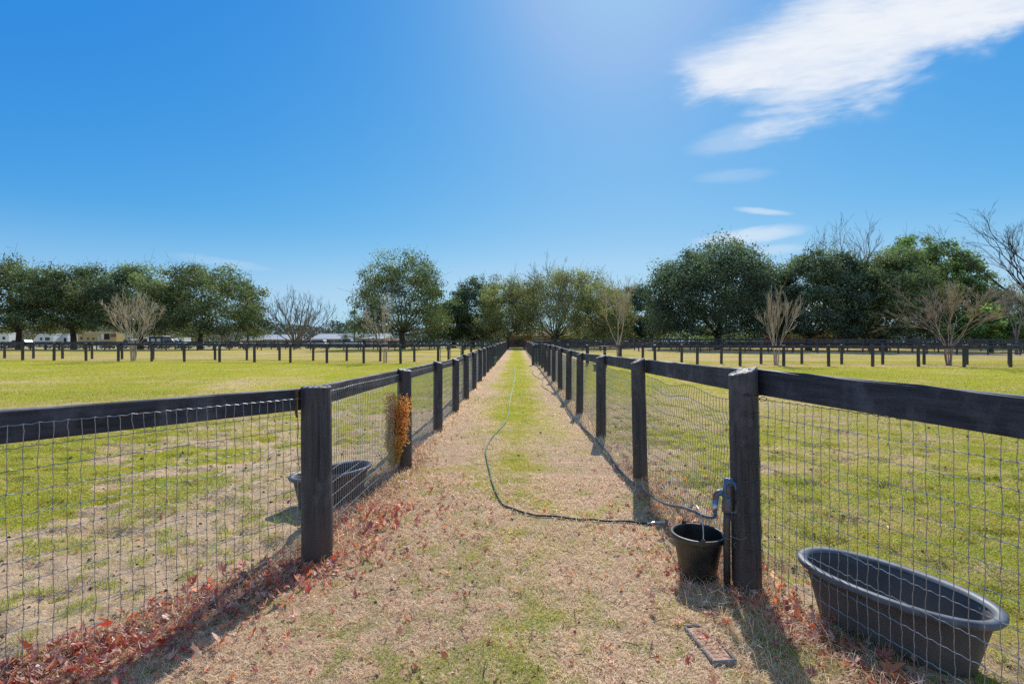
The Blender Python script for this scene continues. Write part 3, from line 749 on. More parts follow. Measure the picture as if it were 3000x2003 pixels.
tube_gate('green tube gate closing the left alley beside the lane', (-1.3 + .2, 30.9), (-1.28 + .2, 33.1), float(terrain(-1.2, 32)), 1.15, 4, M['green_metal'])
tube_gate('green tube gate closing the right alley beside the lane', (1.62, 29.5), (1.66, 31.9), float(terrain(1.6, 31)), 1.15, 4, M['green_metal'])
a, b = rfront[2], rfront[3]
tube_gate('dark pipe gate in the right cross fence', (a[0] + .1, a[1]), (b[0] - .12, b[1]), float(terrain(*a)), 1.15, 2, M['pipe'])
eg = thing('board_gate', 'dark board gate closing the far end of the lane', 'gate', (-.62, 80, float(terrain(0, 80))))
mb = MB()
for z in (.3, .62, .94, 1.26): box(mb, (1.15, 0, z), (2.6, .05, .2))
build('board_panel', mb, M['rail'], eg)
for x in (-.15, 2.45):
    mb = MB(); tubes(mb, [(x, 0, -.1), (x, 0, 1.45)], .09, 10, True); build('post', mb, M['post'], eg)

# ------------------------------------------------------------------ tubs, bucket, hydrant, hoses
def oval_tub(label, cx, cy, rz, L, W, H, mat, group, name='stock_tub'):
    t = thing(name, label, 'tub', (cx, cy, float(gz(cx, cy)) - .01), rz, group)
    a, b = L / 2 - .035, W / 2 - .035
    mb = MB()
    prof = [(-.085, .0), (-.072, .004), (-.064, .03), (-.03, H * .55), (-.006, H - .045), (0, H - .03)]
    lathe(mb, [(-a * .5, .002)] + prof, 56, a, b, 2.25)
    mbin = [(0.012, H - .012), (-.012, H - .02), (-.022, H - .06), (-.045, H * .5), (-.085, .035), (-.10, .028)]
    lathe(mb, mbin, 56, a, b, 2.25, True)
    build('body', mb, mat, t, True)
    mb = MB()
    lathe(mb, [(-.004, H - .032), (.026, H - .034), (.034, H - .022), (.035, H - .008), (.028, H), (.008, H + .001), (-.006, H - .006), (-.014, H - .018)], 56, a, b, 2.25)
    build('rim', mb, M['tub_rim'] if name == 'stock_tub' else mat, t, True)
    return t
oval_tub('long black oval rubber tub seen through mesh beside the near right post', 1.90, 2.44, math.atan2(-.87, .49), .86, .50, .31, M['tub'], 'black oval tubs', 'stock_tub')
oval_tub('black oval rubber tub behind the round left post', -1.735, 4.68, math.atan2(.818, .576), .84, .47, .355, M['tub'], 'black oval tubs', 'stock_tub')
oval_tub('green plastic trough behind the second right fence post', xw(1376, 24.2), 24.2, .1, .82, .5, .34, M['green_tub'], 'green troughs', 'feed_trough')
oval_tub('green plastic trough by the left alley gate at the lane edge', xw(1127, 29.4) - .2, 29.4, .2, 1.1, .55, .5, M['green_tub'], 'green troughs', 'feed_trough')
oval_tub('green plastic trough by the right alley gate at the lane edge', 1.95, 33.9, .2, 1.0, .55, .42, M['green_tub'], 'green troughs', 'feed_trough')

bk = thing('bucket', 'black plastic bucket with wire handle standing at the hydrant', 'bucket', (1.185, 3.09, float(gz(1.185, 3.09)) - .004), 0)
H = .285
mb = MB()
lathe(mb, [(.005, .0), (.104, .0), (.108, .006), (.128, .14), (.150, H - .04), (.153, H - .012)], 40, .0, .0)
lathe(mb, [(.149, H - .004), (.143, H - .05), (.120, .10), (.102, .012), (.09, .008)], 40, 0, 0, 2, True)
build('body', mb, M['bucket'], bk, True)
mb = MB(); lathe(mb, [(.151, H - .034), (.163, H - .034), (.168, H - .024), (.169, H - .006), (.163, H + .002), (.151, H + .002), (.147, H - .006)], 40, 0, 0)
build('rim', mb, M['bucket'], bk, True)
a = np.linspace(0, pi, 24)
mb = MB(); pp = np.stack([-.03 + .02 * np.sin(a), -.158 * np.cos(a), H - .015 + .185 * np.sin(a)], 1)
for s in (-1, 1):
    lug = MB()
    box(lug, (-.03 + (0), s * .163, H - .005), (.028, .014, .045), 0, .004); build('handle_lug', lug, M['bucket'], bk)
tubes(mb, pp, .0032, 6, True); build('handle', mb, M['steel'], bk, True)

hy = thing('yard_hydrant', 'old steel standpipe hydrant with chipped blue head strapped to the post', 'hydrant', (1.300, 2.93, float(gz(1.3, 2.93))), 0)
mb = MB(); tubes(mb, [(0, 0, -.08), (0, 0, .40), (0.0, 0, .475)], [.0205, .0205, .0205], 14, True); build('standpipe', mb, M['pipe'], hy, True)
mb = MB(); lathe(mb, [(.0, .47), (.027, .472), (.030, .49), (.030, .535), (.024, .55), (.026, .60), (.022, .645), (.0, .652)], 18, 0, 0); 
build('head', mb, M['grey_iron'], hy, True)
mb = MB()
box(mb, (.0, -.020, .655), (.055, .012, .05), 0, .004); fr = [(-.024, 0, .675), (.012, 0, .672), (.046, 0, .620), (.048, 0, .50), (.036, 0, .475), (.012, 0, .477)]
tubes(mb, np.array(spline(fr, 22)) + np.array([0, -.022, 0]), .0085, 8, True)
tubes(mb, np.array([(-.022, -.022, .675), (-.022, -.022, .60), (-.004, -.022, .56)]), .008, 8, True)
build('lever_handle', mb, M['blue_iron'], hy, True)
mb = MB(); sp = spline([(-.012, 0, .575), (-.045, -.004, .592), (-.066, -.006, .580), (-.072, -.008, .545), (-.076, -.008, .520)], 18)
tubes(mb, sp, [.017] * 4 + [.0185] * 10 + [.017] * 4, 12, True); build('spout', mb, M['blue_iron'], hy, True)
mb = MB(); tubes(mb, [(-.076, -.008, .525), (-.079, -.009, .490)], .0185, 12, True); build('hose_coupling', mb, M['steel'], hy, True)
mb = MB(); q = np.linspace(0, 2 * pi, 30); tubes(mb, np.stack([.0 + .028 * np.cos(q), .028 * np.sin(q), .33 + .01 * np.sin(q)], 1), .0016, 5)
tubes(mb, spline([(.026, -.01, .33), (.05, -.02, .305), (.03, -.025, .285), (.045, -.025, .265)], 14), .0016, 5)
tubes(mb, spline([(.024, -.012, .33), (.06, -.05, .325), (.09, -.068, .345), (.13, -.075, .33)], 14), .0014, 5)
build('tie_wire', mb, M['wire'], hy, True)

mb = MB()
hp = [(1.222, 2.921, .485), (1.219, 2.915, .452), (1.19, 2.96, .432), (1.16, 3.25, .39), (1.19, 3.8, .245), (1.275, 4.6, .09), (1.28, 5.3, .02), (1.27, 6.05, .02), (1.315, 6.6, .02), (1.30, 8, .02), (1.22, 10, .015), (1.28, 12.5, .055), (1.2, 14.5, .1), (1.02, 16.5, .14), (1.17, 18.5, .2), (.98, 20.5, .22), (.95, 22.5, .26), (1.08, 24, .3)]
pp = spline(hp, 220); pp[60:, 2] = np.maximum(pp[60:, 2], gz(pp[60:, 0], pp[60:, 1]) + .012)
tubes(mb, pp, np.interp(np.arange(220), [0, 5, 10, 219], [.013, .013, .0095, .010]), 8, True)
tag(build('garden_hose', mb, M['hose_blue'], None, True), 'grey blue hose sagging from the hydrant to the ground by the right fence', 'hose')
gh = [(1535, 1197), (1480, 1197), (1430, 1196), (1370, 1197), (1300, 1192), (1245, 1186), (1205, 1176), (1165, 1160), (1143, 1140), (1130, 1112), (1122, 1080), (1116, 1052), (1114, 1034), (1122, 1012), (1140, 990), (1158, 970), (1166, 950), (1168, 930), (1172, 905), (1178, 882), (1181, 860), (1180, 845), (1182, 838)]
gp = []
for xd, yd in gh:
    Y = 1633 / (yd - 795)
    for _ in range(8): Y = (CAMH - float(terrain(xw(xd, Y), Y)) - .01) * PX / (yd - 795)
    gp.append((xw(xd, Y), Y, 0))
pp = spline(gp, 260); pp[:, 2] = gz(pp[:, 0], pp[:, 1]) + .014
gho = thing('garden_hose', 'long green hose snaking down the middle of the grass lane', 'hose')
mb = MB(); tubes(mb, pp[10:], np.interp(pp[10:, 1], [3, 8, 40], [.009, .010, .018]), 8, True); 
def hosegreen():
    m, nt, out = newmat('sun_bleached_green_hose')
    P = N(nt, 'ShaderNodeNewGeometry').outputs['Position']; y = N(nt, 'ShaderNodeSeparateXYZ', {0: P}).outputs[1]
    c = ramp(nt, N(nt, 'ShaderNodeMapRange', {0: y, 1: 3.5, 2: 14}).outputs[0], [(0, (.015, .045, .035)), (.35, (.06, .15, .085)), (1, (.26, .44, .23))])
    b = N(nt, 'ShaderNodeBsdfPrincipled', {'Base Color': c, 'Roughness': .6, 'Specular IOR Level': .25}); nt.links.new(b.outputs[0], out.inputs[0]); return m
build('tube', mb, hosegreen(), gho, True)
mb = MB(); tubes(mb, pp[:12], [.008] * 2 + [.0125] * 8 + [.0115] * 2, 10, True); build('end_fitting', mb, M['steel'], gho, True)

# iron meter cover half buried in straw
mc = thing('meter_cover', 'rusty brown cast iron meter box lid half buried in straw', 'utility cover', (.975, 2.40, float(gz(.975, 2.40)) + .004), .10)
mb = MB()
for c, sz in (((0, .145, 0), (.122, .012, .03)), ((0, -.145, 0), (.122, .012, .03)), ((-.056, 0, 0), (.010, .278, .03)), ((.056, 0, 0), (.010, .278, .03))): box(mb, c, sz, 0, .004)
build('box_frame', mb, M['dusty'], mc)
mb = MB(); box(mb, (0, 0, -.008), (.100, .274, .024), 0, .004)
def lid_mark(x0, y0, x1, y1, w=.006):
    d = math.hypot(x1 - x0, y1 - y0); box(mb, ((x0 + x1) / 2, (y0 + y1) / 2, .004), (d, w, .004), math.atan2(y1 - y0, x1 - x0), .001)
for i in range(8):
    y = -.108 + i * .030
    lid_mark(-.018, y + .004, .008, y - .004); lid_mark(.014, y + .004, .040, y - .004); lid_mark(-.045, y - .006, -.034, y + .007); lid_mark(-.032, y + .007, -.022, y - .006)
build('lid', mb, M['lid_rust'], mc)
# straw lying over the lid edges
mb = MB(); r = np.random.default_rng(33); n = 900
X = r.uniform(.93, 1.18, n); Y = r.uniform(2.2, 2.62, n); k = (X - .985) / .2 + (Y - 2.4) / .4 > .16 + r.normal(0, .18, n); X, Y = X[k], Y[k]; n = len(X)
blades(mb, X, Y, r.uniform(.04, .11, n), r.uniform(.0014, .0026, n), r.uniform(.2, .7, n), r.uniform(0, 2 * pi, n), pick(STRAWS, n, r, .25), .7, 2)
mb.V[0][:, 2] += .018
tag(build('loose_straw', mb, M['grass']), 'loose straw blown across the meter box lid', None, None, 'stuff')

# ------------------------------------------------------------------ vegetation
def leafquads(mb, C, nrm, size, col, r, aspect=.55):
    n = len(C); nrm = nrm / (np.linalg.norm(nrm, axis=1, keepdims=True) + 1e-9)
    t = r.normal(0, 1, (n, 3)); u = np.cross(nrm, t); u /= np.linalg.norm(u, axis=1, keepdims=True) + 1e-9; v = np.cross(nrm, u)
    a = (size * .5)[:, None]; b = (size * .5 * aspect)[:, None]
    bend = nrm * a * .25
    V = np.stack([C - u * a - bend, C - v * b, C + u * a - bend, C + v * b], 1)
    mb.add(V.reshape(-1, 3), [np.arange(n)[:, None] * 4 + np.array([[0, 1, 2, 3]])], np.repeat(col, 4, 0))

PAL = {
    'oak':   np.array([[.085, .13, .062], [.12, .165, .068], [.072, .115, .064], [.16, .19, .08], [.215, .22, .105]]),
    'dark':  np.array([[.058, .092, .068], [.078, .118, .076], [.10, .14, .085], [.135, .17, .10]]),
    'magn':  np.array([[.07, .13, .045], [.11, .19, .06], [.15, .23, .08], [.20, .26, .10]]),
    'olive': np.array([[.20, .22, .09], [.25, .26, .11], [.17, .20, .08], [.30, .29, .13]]),
    'pine':  np.array([[.08, .14, .08], [.11, .17, .09], [.07, .12, .08]]),
    'bush':  np.array([[.13, .23, .055], [.20, .29, .075], [.10, .18, .055], [.27, .32, .10]]),
    'brown': np.array([[.24, .16, .12], [.30, .20, .15], [.20, .15, .11]]),
}
def tree_trunk(mb, r, base_z, H, spread, trunk_r, fork, limbs, targets):
    """trunk to fork height then curved limbs to targets (local coords)"""
    tp = spline([(0, 0, -.3), (.05 * r.normal(), .05 * r.normal(), fork * .5), (.1 * r.normal(), .1 * r.normal(), fork)], 8)
    tubes(mb, tp, np.linspace(1.3, .85, 8) * trunk_r, 9)
    P, R = [], []
    for tg in targets:
        tg = np.asarray(tg); s = tp[-1 if r.random() > .35 else -2]
        mid = s + (tg - s) * .45 + np.array([0, 0, (.16 if tg[2] > fork else .02) * np.linalg.norm(tg - s)]) * r.uniform(.3, 1) * -.4 + r.normal(0, .25, 3) * np.array([1, 1, .4])
        P.append(spline([s, mid, tg], 9)); R.append(np.linspace(trunk_r * r.uniform(.12, .26), .02, 9))
    if P: tubes(mb, np.array(P), np.array(R), 5)

def evergreen(label, xd, Y, top_d, left_d, right_d, bottom_d, pal, seed, n=16000, leaf=.30, name='oak_tree', cat='tree', trunk_xd=None, ragged=.27, fork=None, group='evergreen trees around the paddocks', shell=.42, trunk_r=.38, nclump=230, bark='oak_bark', spray=.0, dshape=.62, yr=None):
    r = np.random.default_rng(seed)
    tx = xw(trunk_xd if trunk_xd is not None else xd, Y); zg = float(terrain(tx, Y))
    def hz(yd): return CAMH + (795 - yd) / PX * Y - zg
    Ht, Hb = hz(top_d), max(.6, hz(bottom_d)); cx = xw((left_d + right_d) / 2, Y) - tx; rx = (right_d - left_d) / 2 / PX * Y; ry = rx * .95 if yr is None else yr
    n = int(n * 1.8); leaf *= 1.35
    t = thing(name, label, cat, (tx, Y, zg), 0, group)
    # clump centres in a ragged dome
    k = nclump; phi = r.uniform(0, 2 * pi, k); ct = r.uniform(-.62, 1, k); st = np.sqrt(1 - np.where(ct < 0, ct * .55, ct) ** 2)
    rho = r.uniform(shell, 1, k) ** .6
    lob = 1 + ragged * (np.sin(phi * 3 + seed) * .4 + np.sin(phi * 5 + ct * 4 + seed * 2) * .4 + r.normal(0, .35, k) * .6)
    hh = Ht - Hb; zc = Hb + hh * (1 - dshape)
    x = cx + rx * st * np.cos(phi) * rho * lob; y = ry * st * np.sin(phi) * rho * lob
    z = np.where(ct > 0, zc + hh * dshape * ct * rho * (1 + (lob - 1) * .5), zc + hh * (1 - dshape) * ct * 1.6 * rho)
    z = np.clip(z, Hb + .02 * hh, Ht * 1.02)
    C = np.stack([x, y, z], 1)
    cr = r.uniform(.085, .155, k) * (rx + hh * .5) * .9
    cid = r.integers(0, k, n); g = r.normal(0, 1, (n, 3)); g /= np.linalg.norm(g, axis=1, keepdims=True)
    rad = r.random(n) ** .45
    pos = C[cid] + g * (rad * cr[cid])[:, None] * np.array([1, 1, .72]) * r.uniform(.85, 1.15, (n, 1))
    tw = r.random(n) < .10
    pos[tw] += g[tw] * (r.random(tw.sum()) * cr[cid[tw]] * .55)[:, None]
    pos[:, 2] = np.maximum(pos[:, 2], Hb - .5 * r.random(n))
    # random clump tones with painted shading: tops and outer leaves paler, insides darker
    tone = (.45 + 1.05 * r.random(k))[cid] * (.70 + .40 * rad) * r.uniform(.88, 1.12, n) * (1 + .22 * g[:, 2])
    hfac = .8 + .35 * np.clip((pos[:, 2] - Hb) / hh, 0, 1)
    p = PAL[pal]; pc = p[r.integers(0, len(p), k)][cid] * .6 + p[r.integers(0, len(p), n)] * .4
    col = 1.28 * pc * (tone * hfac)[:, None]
    nrm = g + np.array([0, 0, .35]) + r.normal(0, .55, (n, 3))
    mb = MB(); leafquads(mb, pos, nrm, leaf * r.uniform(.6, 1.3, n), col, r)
    mbc = mb
    mb = MB(); sel = r.choice(k, min(k, 34), replace=False)
    f = fork if fork is not None else max(Hb + .05 * hh, 1.6)
    tree_trunk(mb, r, 0, Ht, rx, trunk_r, f, 0, C[sel] * np.array([.97, .97, .98]))
    # fine twigs poking out of the outline
    m = 260; cs = r.integers(0, k, m); dv = C[cs] - np.array([cx, 0, zc]); dv /= np.linalg.norm(dv, axis=1, keepdims=True) + 1e-6; dv = dv + r.normal(0, .35, (m, 3)) + np.array([0, 0, .25])
    a0 = C[cs] + r.normal(0, .3, (m, 3)); L = cr[cs] * r.uniform(.6, 1.15, m)
    tubes(mbc, np.stack([a0, a0 + dv * (L * .5)[:, None] + r.normal(0, .06, (m, 3)), a0 + dv * L[:, None]], 1), np.array([[.022, .016, .008]]), 3, False, np.array([.06, .05, .04]))
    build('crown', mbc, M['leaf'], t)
    build('trunk', mb, M[bark], t)
    return t

def grow(r, start, dirv, L, rad, depth, out, spread, up, nchild, wob=.10, shrink=.68, minr=.006):
    m = 6; p = [np.array(start)]; d = np.array(dirv, float)
    for i in range(m - 1):
        d = d + r.normal(0, wob, 3) + np.array([0, 0, up]); d /= np.linalg.norm(d); p.append(p[-1] + d * L / (m - 1))
    out.append((np.array(p), np.linspace(rad, max(rad * .5, minr), m), depth))
    if depth <= 0: return
    for c in range(nchild if not isinstance(nchild, (list, tuple)) else nchild[min(depth, len(nchild)) - 1]):
        f = r.uniform(.35, 1.0) if c else 1.0
        i = min(int(f * (m - 1)), m - 1)
        dd = p[i] - p[i - 1]; dd /= np.linalg.norm(dd)
        v = r.normal(0, 1, 3); v -= dd * v.dot(dd); v /= np.linalg.norm(v)
        a = spread * r.uniform(.5, 1.25)
        grow(r, p[i], dd * cos(a) + v * sin(a), L * shrink * r.uniform(.7, 1.15), max(rad * .55 * r.uniform(.8, 1.1), minr), depth - 1, out, spread, up, nchild, wob, shrink, minr)

def bare_tree(label, xd, Y, top_d, width_d, stems, seed, depth=4, spread=.45, up=.06, nchild=3, lean=0.0, fan=.55, fork=1.2, trunk_r=.22, bark='grey_bark', leaves_=None, name='bare_tree', group='bare winter trees', clear=.0, minr=.008, wob=.1, base_d=None, flat=1.0, shrink=.68, first=.45, trunk_h=None, skirt=0):
    r = np.random.default_rng(seed)
    X = xw(xd, Y); zg = float(terrain(X, Y)); H = CAMH + (795 - top_d) / PX * Y - zg; W = width_d / PX * Y
    t = thing(name, label, 'tree', (X, Y, zg), 0, group)
    out = []
    for s in range(stems):
        ph = 2 * pi * (s + r.uniform(-.3, .3)) / stems; tilt = fan * r.uniform(.35, 1.1) if stems > 1 else 0
        dv = np.array([sin(tilt) * cos(ph) + lean, sin(tilt) * sin(ph), cos(tilt)])
        st = np.array([.08 * cos(ph) * (stems > 1), .08 * sin(ph) * (stems > 1), fork if stems > 1 and clear == 0 else -.05])
        if clear > 0 and stems > 1:      # several separate stems from the ground
            st = np.array([.10 * cos(ph), .10 * sin(ph), -.05]); 
            b0 = st; b1 = st + np.array([dv[0] * .16 * clear, dv[1] * .16 * clear, clear]); out.append((spline([b0, (b0 + b1) / 2 + r.normal(0, .02, 3), b1], 6), np.full(6, trunk_r * r.uniform(.8, 1.1)), depth + 1)); st = b1
        grow(r, st, dv, H * first, trunk_r * (.9 if stems == 1 else .62), depth, out, spread, up, nchild, wob, shrink, minr)
    allp = np.concatenate([o[0] for o in out]);
    # fit the crown to the measured height and width
    zt = np.percentile(allp[:, 2], 99.3); wx = np.percentile(np.abs(allp[:, 0] - np.median(allp[:, 0])), 98) * 2
    fz = H / zt; fx = W / max(wx, .1)
    mb = MB(); byk = {}
    for p, R, dep in out:
        q = p.copy(); hfrac = np.clip(q[:, 2] / zt, 0, 1.2)
        q[:, 0] *= 1 + (fx - 1) * sstep(.05, .35, hfrac); q[:, 1] *= 1 + (fx - 1) * sstep(.05, .35, hfrac); q[:, 2] *= fz
        byk.setdefault(4 if dep < 2 else 6, []).append((q, R))
    for k, lst in byk.items():
        P = np.array([a for a, b in lst]); R = np.array([b for a, b in lst]); tubes(mb, P, R, 3 if k == 4 else 6)
    if stems > 1 and clear == 0:
        tubes(mb, spline([(0, 0, -.2), (0, 0, fork * .5 * fz), (0, 0, fork * fz * 1.05)], 6), np.linspace(1.35, 1.0, 6) * trunk_r, 9)
    build('trunk', mb, M[bark], t)
    if leaves_:
        pal, frac, n, size, zlo, zhi = leaves_
        tips = np.concatenate([a[2:] for a, b in byk[4]]); z = tips[:, 2] / H
        w = (1 - sstep(zlo, zhi, z)) + .04; idx = r.choice(len(tips), n, p=w / w.sum())
        pos = tips[idx] + r.normal(0, .28, (n, 3)); p = PAL[pal]
        cl = .55 + .8 * vnoise(pos[:, 0] * .8 + 50, pos[:, 2] * .8 + pos[:, 1] * .4, seed)
        col = p[r.integers(0, len(p), n)] * (cl * r.uniform(.7, 1.3, n))[:, None]
        if skirt:        # low hanging leafy skirt round the limbs
            k = 150; ph = r.uniform(0, 2 * pi, k); q = np.sqrt(r.uniform(.08, 1, k)); cc = np.stack([W * .5 * q * np.cos(ph), W * .5 * q * np.sin(ph), H * (.06 + skirt * r.random(k) * (1.05 - .5 * q ** 2))], 1)
            m2 = int(n * .75); i2 = r.integers(0, k, m2); p2 = cc[i2] + r.normal(0, 1, (m2, 3)) * np.array([.85, .85, .6]); p2[:, 2] = np.maximum(p2[:, 2], H * .05)
            c2 = p[r.integers(0, len(p), m2)] * ((.5 + .9 * r.random(k))[i2] * r.uniform(.75, 1.25, m2))[:, None]
            pos = np.concatenate([pos, p2]); col = np.concatenate([col, c2]); n = n + m2
        mb = MB(); leafquads(mb, pos, r.normal(0, 1, (n, 3)) + np.array([0, 0, .4]), size * r.uniform(.6, 1.3, n), col, r); build('crown', mb, M['leaf'], t)
    return t

def conifer(label, xd, Y, top_d, width_d, base_d, seed, n=3500, pal='pine', group='evergreen trees around the paddocks'):
    r = np.random.default_rng(seed); X = xw(xd, Y); zg = float(terrain(X, Y)); H = CAMH + (795 - top_d) / PX * Y - zg; W = width_d / PX * Y / 2; Hb = max(.8, CAMH + (795 - base_d) / PX * Y - zg)
    t = thing('pine_tree', label, 'tree', (X, Y, zg), 0, group)
    mb = MB(); P, R, pts = [], [], []
    for i in range(44):
        z = Hb + (H - Hb) * r.random(); w = W * (1 - ((z - Hb) / (H - Hb)) ** 1.6) * r.uniform(.5, 1.1) + .3; ph = r.uniform(0, 2 * pi)
        e = np.array([w * cos(ph), w * sin(ph), z + .12 * w]); P.append(spline([(0, 0, z - .1 * w), e * .5 + np.array([0, 0, z * .5 - .05 * w]), e], 5)); R.append(np.linspace(.05, .015, 5)); pts += [e, e * .75 + np.array([0, 0, .25 * z])]
    tubes(mb, np.array(P), np.array(R), 3); tubes(mb, spline([(0, 0, -.2), (.05, 0, H * .5), (0, 0, H * .97)], 9), np.linspace(.22, .04, 9), 7); build('trunk', mb, M['oak_bark'], t)
    pts = np.array(pts); c = r.integers(0, len(pts), n); g = r.normal(0, 1, (n, 3)); pos = pts[c] + g * np.array([.42, .42, .25]); p = PAL[pal]
    mb = MB(); leafquads(mb, pos, g + np.array([0, 0, .5]), .30 * r.uniform(.6, 1.3, n), p[r.integers(0, len(p), n)] * r.uniform(.5, 1.3, (n, 1)), r, .35); build('crown', mb, M['leaf'], t)

EV = 'evergreen trees around the paddocks'
evergreen('dark green oak at the far left edge of the picture', 30, 80, 596, -85, 140, 762, 'oak', 101, trunk_xd=43, leaf=.27)
evergreen('low rounded green oak second from the left edge', 175, 81, 612, 78, 272, 757, 'oak', 102, trunk_xd=169, n=14000, leaf=.26)
evergreen('green oak behind the left bare crape myrtle', 318, 82, 614, 205, 420, 757, 'oak', 103, trunk_xd=322, leaf=.26)
evergreen('broad green oak at the right end of the left oak row', 470, 80, 608, 345, 608, 774, 'oak', 104, trunk_xd=459, n=18000, leaf=.26)
conifer('tall pine showing behind the right end of the left oak row', 568, 96, 640, 78, 770, 105)
evergreen('single tall rounded oak standing left of the lane', 915, 75, 578, 805, 1032, 772, 'oak', 106, trunk_xd=922.5, n=15000, leaf=.23, shell=.35, ragged=.25, nclump=240, trunk_r=.42)
conifer('small dark pine left of the single tall oak', 812, 110, 712, 60, 785, 107, 2200)
evergreen('olive green low tree behind the single tall oak', 1040, 92, 690, 985, 1092, 782, 'oak', 118, n=7000, leaf=.28, name='shade_tree')
evergreen('dark blue green tree left of the lane end', 1085, 94, 634, 1030, 1150, 786, 'dark', 108, n=11000, leaf=.28, name='shade_tree')
evergreen('olive green half bare tree above the lane end', 1165, 86, 634, 1092, 1250, 781, 'olive', 109, n=13000, leaf=.22, name='shade_tree', shell=.3, trunk_r=.2, nclump=260)
to = evergreen('wide half bare oak with olive skirts and dark upper limbs beside the lane end', 1290, 80, 614, 1176, 1415, 783, 'olive', 110, trunk_xd=1273, n=17500, leaf=.20, shell=.5, nclump=340, ragged=.12, trunk_r=.3, group='bare winter trees', dshape=.55)
tl = bare_tree('upper limbs', 1273, 80, 606, 205, 15, 117, 5, .34, .05, 3, 0, .95, 1.4, .15, 'grey_bark', ('olive', 0, 3600, .22, .5, 1.1), 'oak_limbs', minr=.010, first=.44, shrink=.62)
for ch in list(tl.children):
    ch.parent = to; ch.name = 'upper_limbs' if ch.name.startswith('trunk') else 'upper_foliage'
bpy.data.objects.remove(tl)
evergreen('brownish olive tree behind the thin crape myrtle stems', 1385, 84, 648, 1318, 1455, 781, 'olive', 111, n=10000, leaf=.22, name='shade_tree', shell=.3, nclump=200, trunk_r=.18)
evergreen('dark tree in the gap left of the huge dark oak', 1460, 97, 645, 1405, 1520, 782, 'dark', 112, n=8000, leaf=.28, name='shade_tree')
evergreen('low dark round bush under the trees left of the huge dark oak', 1462, 90, 722, 1440, 1492, 784, 'dark', 122, n=3500, leaf=.25, name='shrub', cat='shrub', nclump=60, trunk_r=.1)
evergreen('huge dark rounded oak right of the lane', 1640, 72, 557, 1492, 1790, 776, 'dark', 113, trunk_xd=1646, n=36000, leaf=.26, ragged=.10, nclump=480, trunk_r=.5)
evergreen('dark evergreen right of the huge oak with low skirts', 1865, 66, 574, 1770, 1990, 784, 'dark', 114, trunk_xd=1854, n=24000, leaf=.24, nclump=280)
evergreen('broad evergreen mass behind the far right crape myrtle', 2025, 64, 572, 1925, 2150, 785, 'oak', 115, n=23000, leaf=.24, nclump=280)
evergreen('glossy magnolia with light green leaves, left of two tall ones', 2085, 84, 545, 2010, 2160, 720, 'magn', 116, n=11000, leaf=.32, name='magnolia_tree', ragged=.3, nclump=150)
evergreen('glossy magnolia with light green leaves, right of two tall ones', 2170, 85, 554, 2100, 2248, 730, 'magn', 117, n=11000, leaf=.32, name='magnolia_tree', ragged=.3, nclump=150)
evergreen('green leafy shrub mass at the far right behind the drive', 2270, 58, 700, 2215, 2330, 784, 'bush', 119, n=9000, leaf=.24, name='shrub', cat='shrub', nclump=140, trunk_r=.12)
evergreen('bright green shrub at the right picture edge', 2350, 57, 712, 2300, 2410, 784, 'bush', 120, n=6500, leaf=.24, name='shrub', cat='shrub', nclump=110, trunk_r=.12)
evergreen('brownish olive tree behind the shrubs at the right edge', 2300, 76, 655, 2235, 2420, 770, 'olive', 121, n=9000, leaf=.22, name='shade_tree', shell=.3, nclump=220)
bare_tree('tall bare tree rising behind the dark evergreens on the right', 1955, 96, 508, 150, 6, 131, 4, .36, .05, 3, 0, .42, 5.0, .30, 'grey_bark', minr=.02)
bare_tree('smaller bare tree behind the dark evergreens on the right', 1885, 94, 532, 100, 5, 132, 4, .38, .05, 3, 0, .4, 4.0, .24, 'grey_bark', minr=.02)
bare_tree('spreading bare tree with many ascending limbs left of the single oak', 678, 86, 664, 164, 17, 133, 5, .30, .05, 3, 0, 1.0, .8, .20, 'grey_bark', minr=.009, first=.46, shrink=.60)
bare_tree('tall bare tree leaning in from the right edge', 2415, 56, 478, 350, 6, 134, 5, .40, .02, 3, -.15, .80, 3.0, .22, 'oak_bark', minr=.010, first=.44, shrink=.64)
bare_tree('slim pale bare tree at the right edge behind the dark fence', 2331, 49, 640, 90, 4, 135, 4, .35, .05, 3, 0, .5, 2.2, .12, 'grey_bark', minr=.01)
# crape myrtles in the alleys
CM = 'bare crape myrtles in the alleys'
bare_tree('vase shaped bare crape myrtle in the left alley before the oaks', 305, 33.4, 664, 146, 10, 141, 4, .24, .03, 3, 0, .60, 1, .030, 'myrtle_bark', name='crape_myrtle', group=CM, clear=1.25, minr=.0065, wob=.13, shrink=.70, first=.42)
bare_tree('lopsided bare crape myrtle in the left alley before the single oak', 884, 32.2, 674, 90, 5, 142, 4, .26, .03, 3, -.14, .42, 1, .030, 'myrtle_bark', name='crape_myrtle', group=CM, clear=1.1, minr=.009, wob=.14, shrink=.72, first=.42)
bare_tree('narrow bare crape myrtle in the right alley before the huge oak', 1780, 29.2, 660, 112, 7, 143, 4, .24, .045, 3, 0, .45, 1, .028, 'myrtle_bark', name='crape_myrtle', group=CM, clear=1.1, minr=.006, wob=.10, shrink=.74, first=.42)
bare_tree('wide finely twigged crape myrtle in the right alley at far right', 2176, 29.0, 642, 160, 8, 144, 5, .32, .03, 3, 0, .60, 1, .036, 'twig_bark', name='crape_myrtle', group=CM, clear=1.4, minr=.0045, wob=.1, shrink=.68, first=.40)
bare_tree('slender crape myrtle with thin tall stems right of the lane', 1418, 46, 634, 105, 5, 145, 4, .30, .05, 3, 0, .4, 1, .045, 'myrtle_bark', ('olive', 0, 900, .14, .4, .9), name='crape_myrtle', group=CM, clear=1.6, minr=.010, wob=.1)

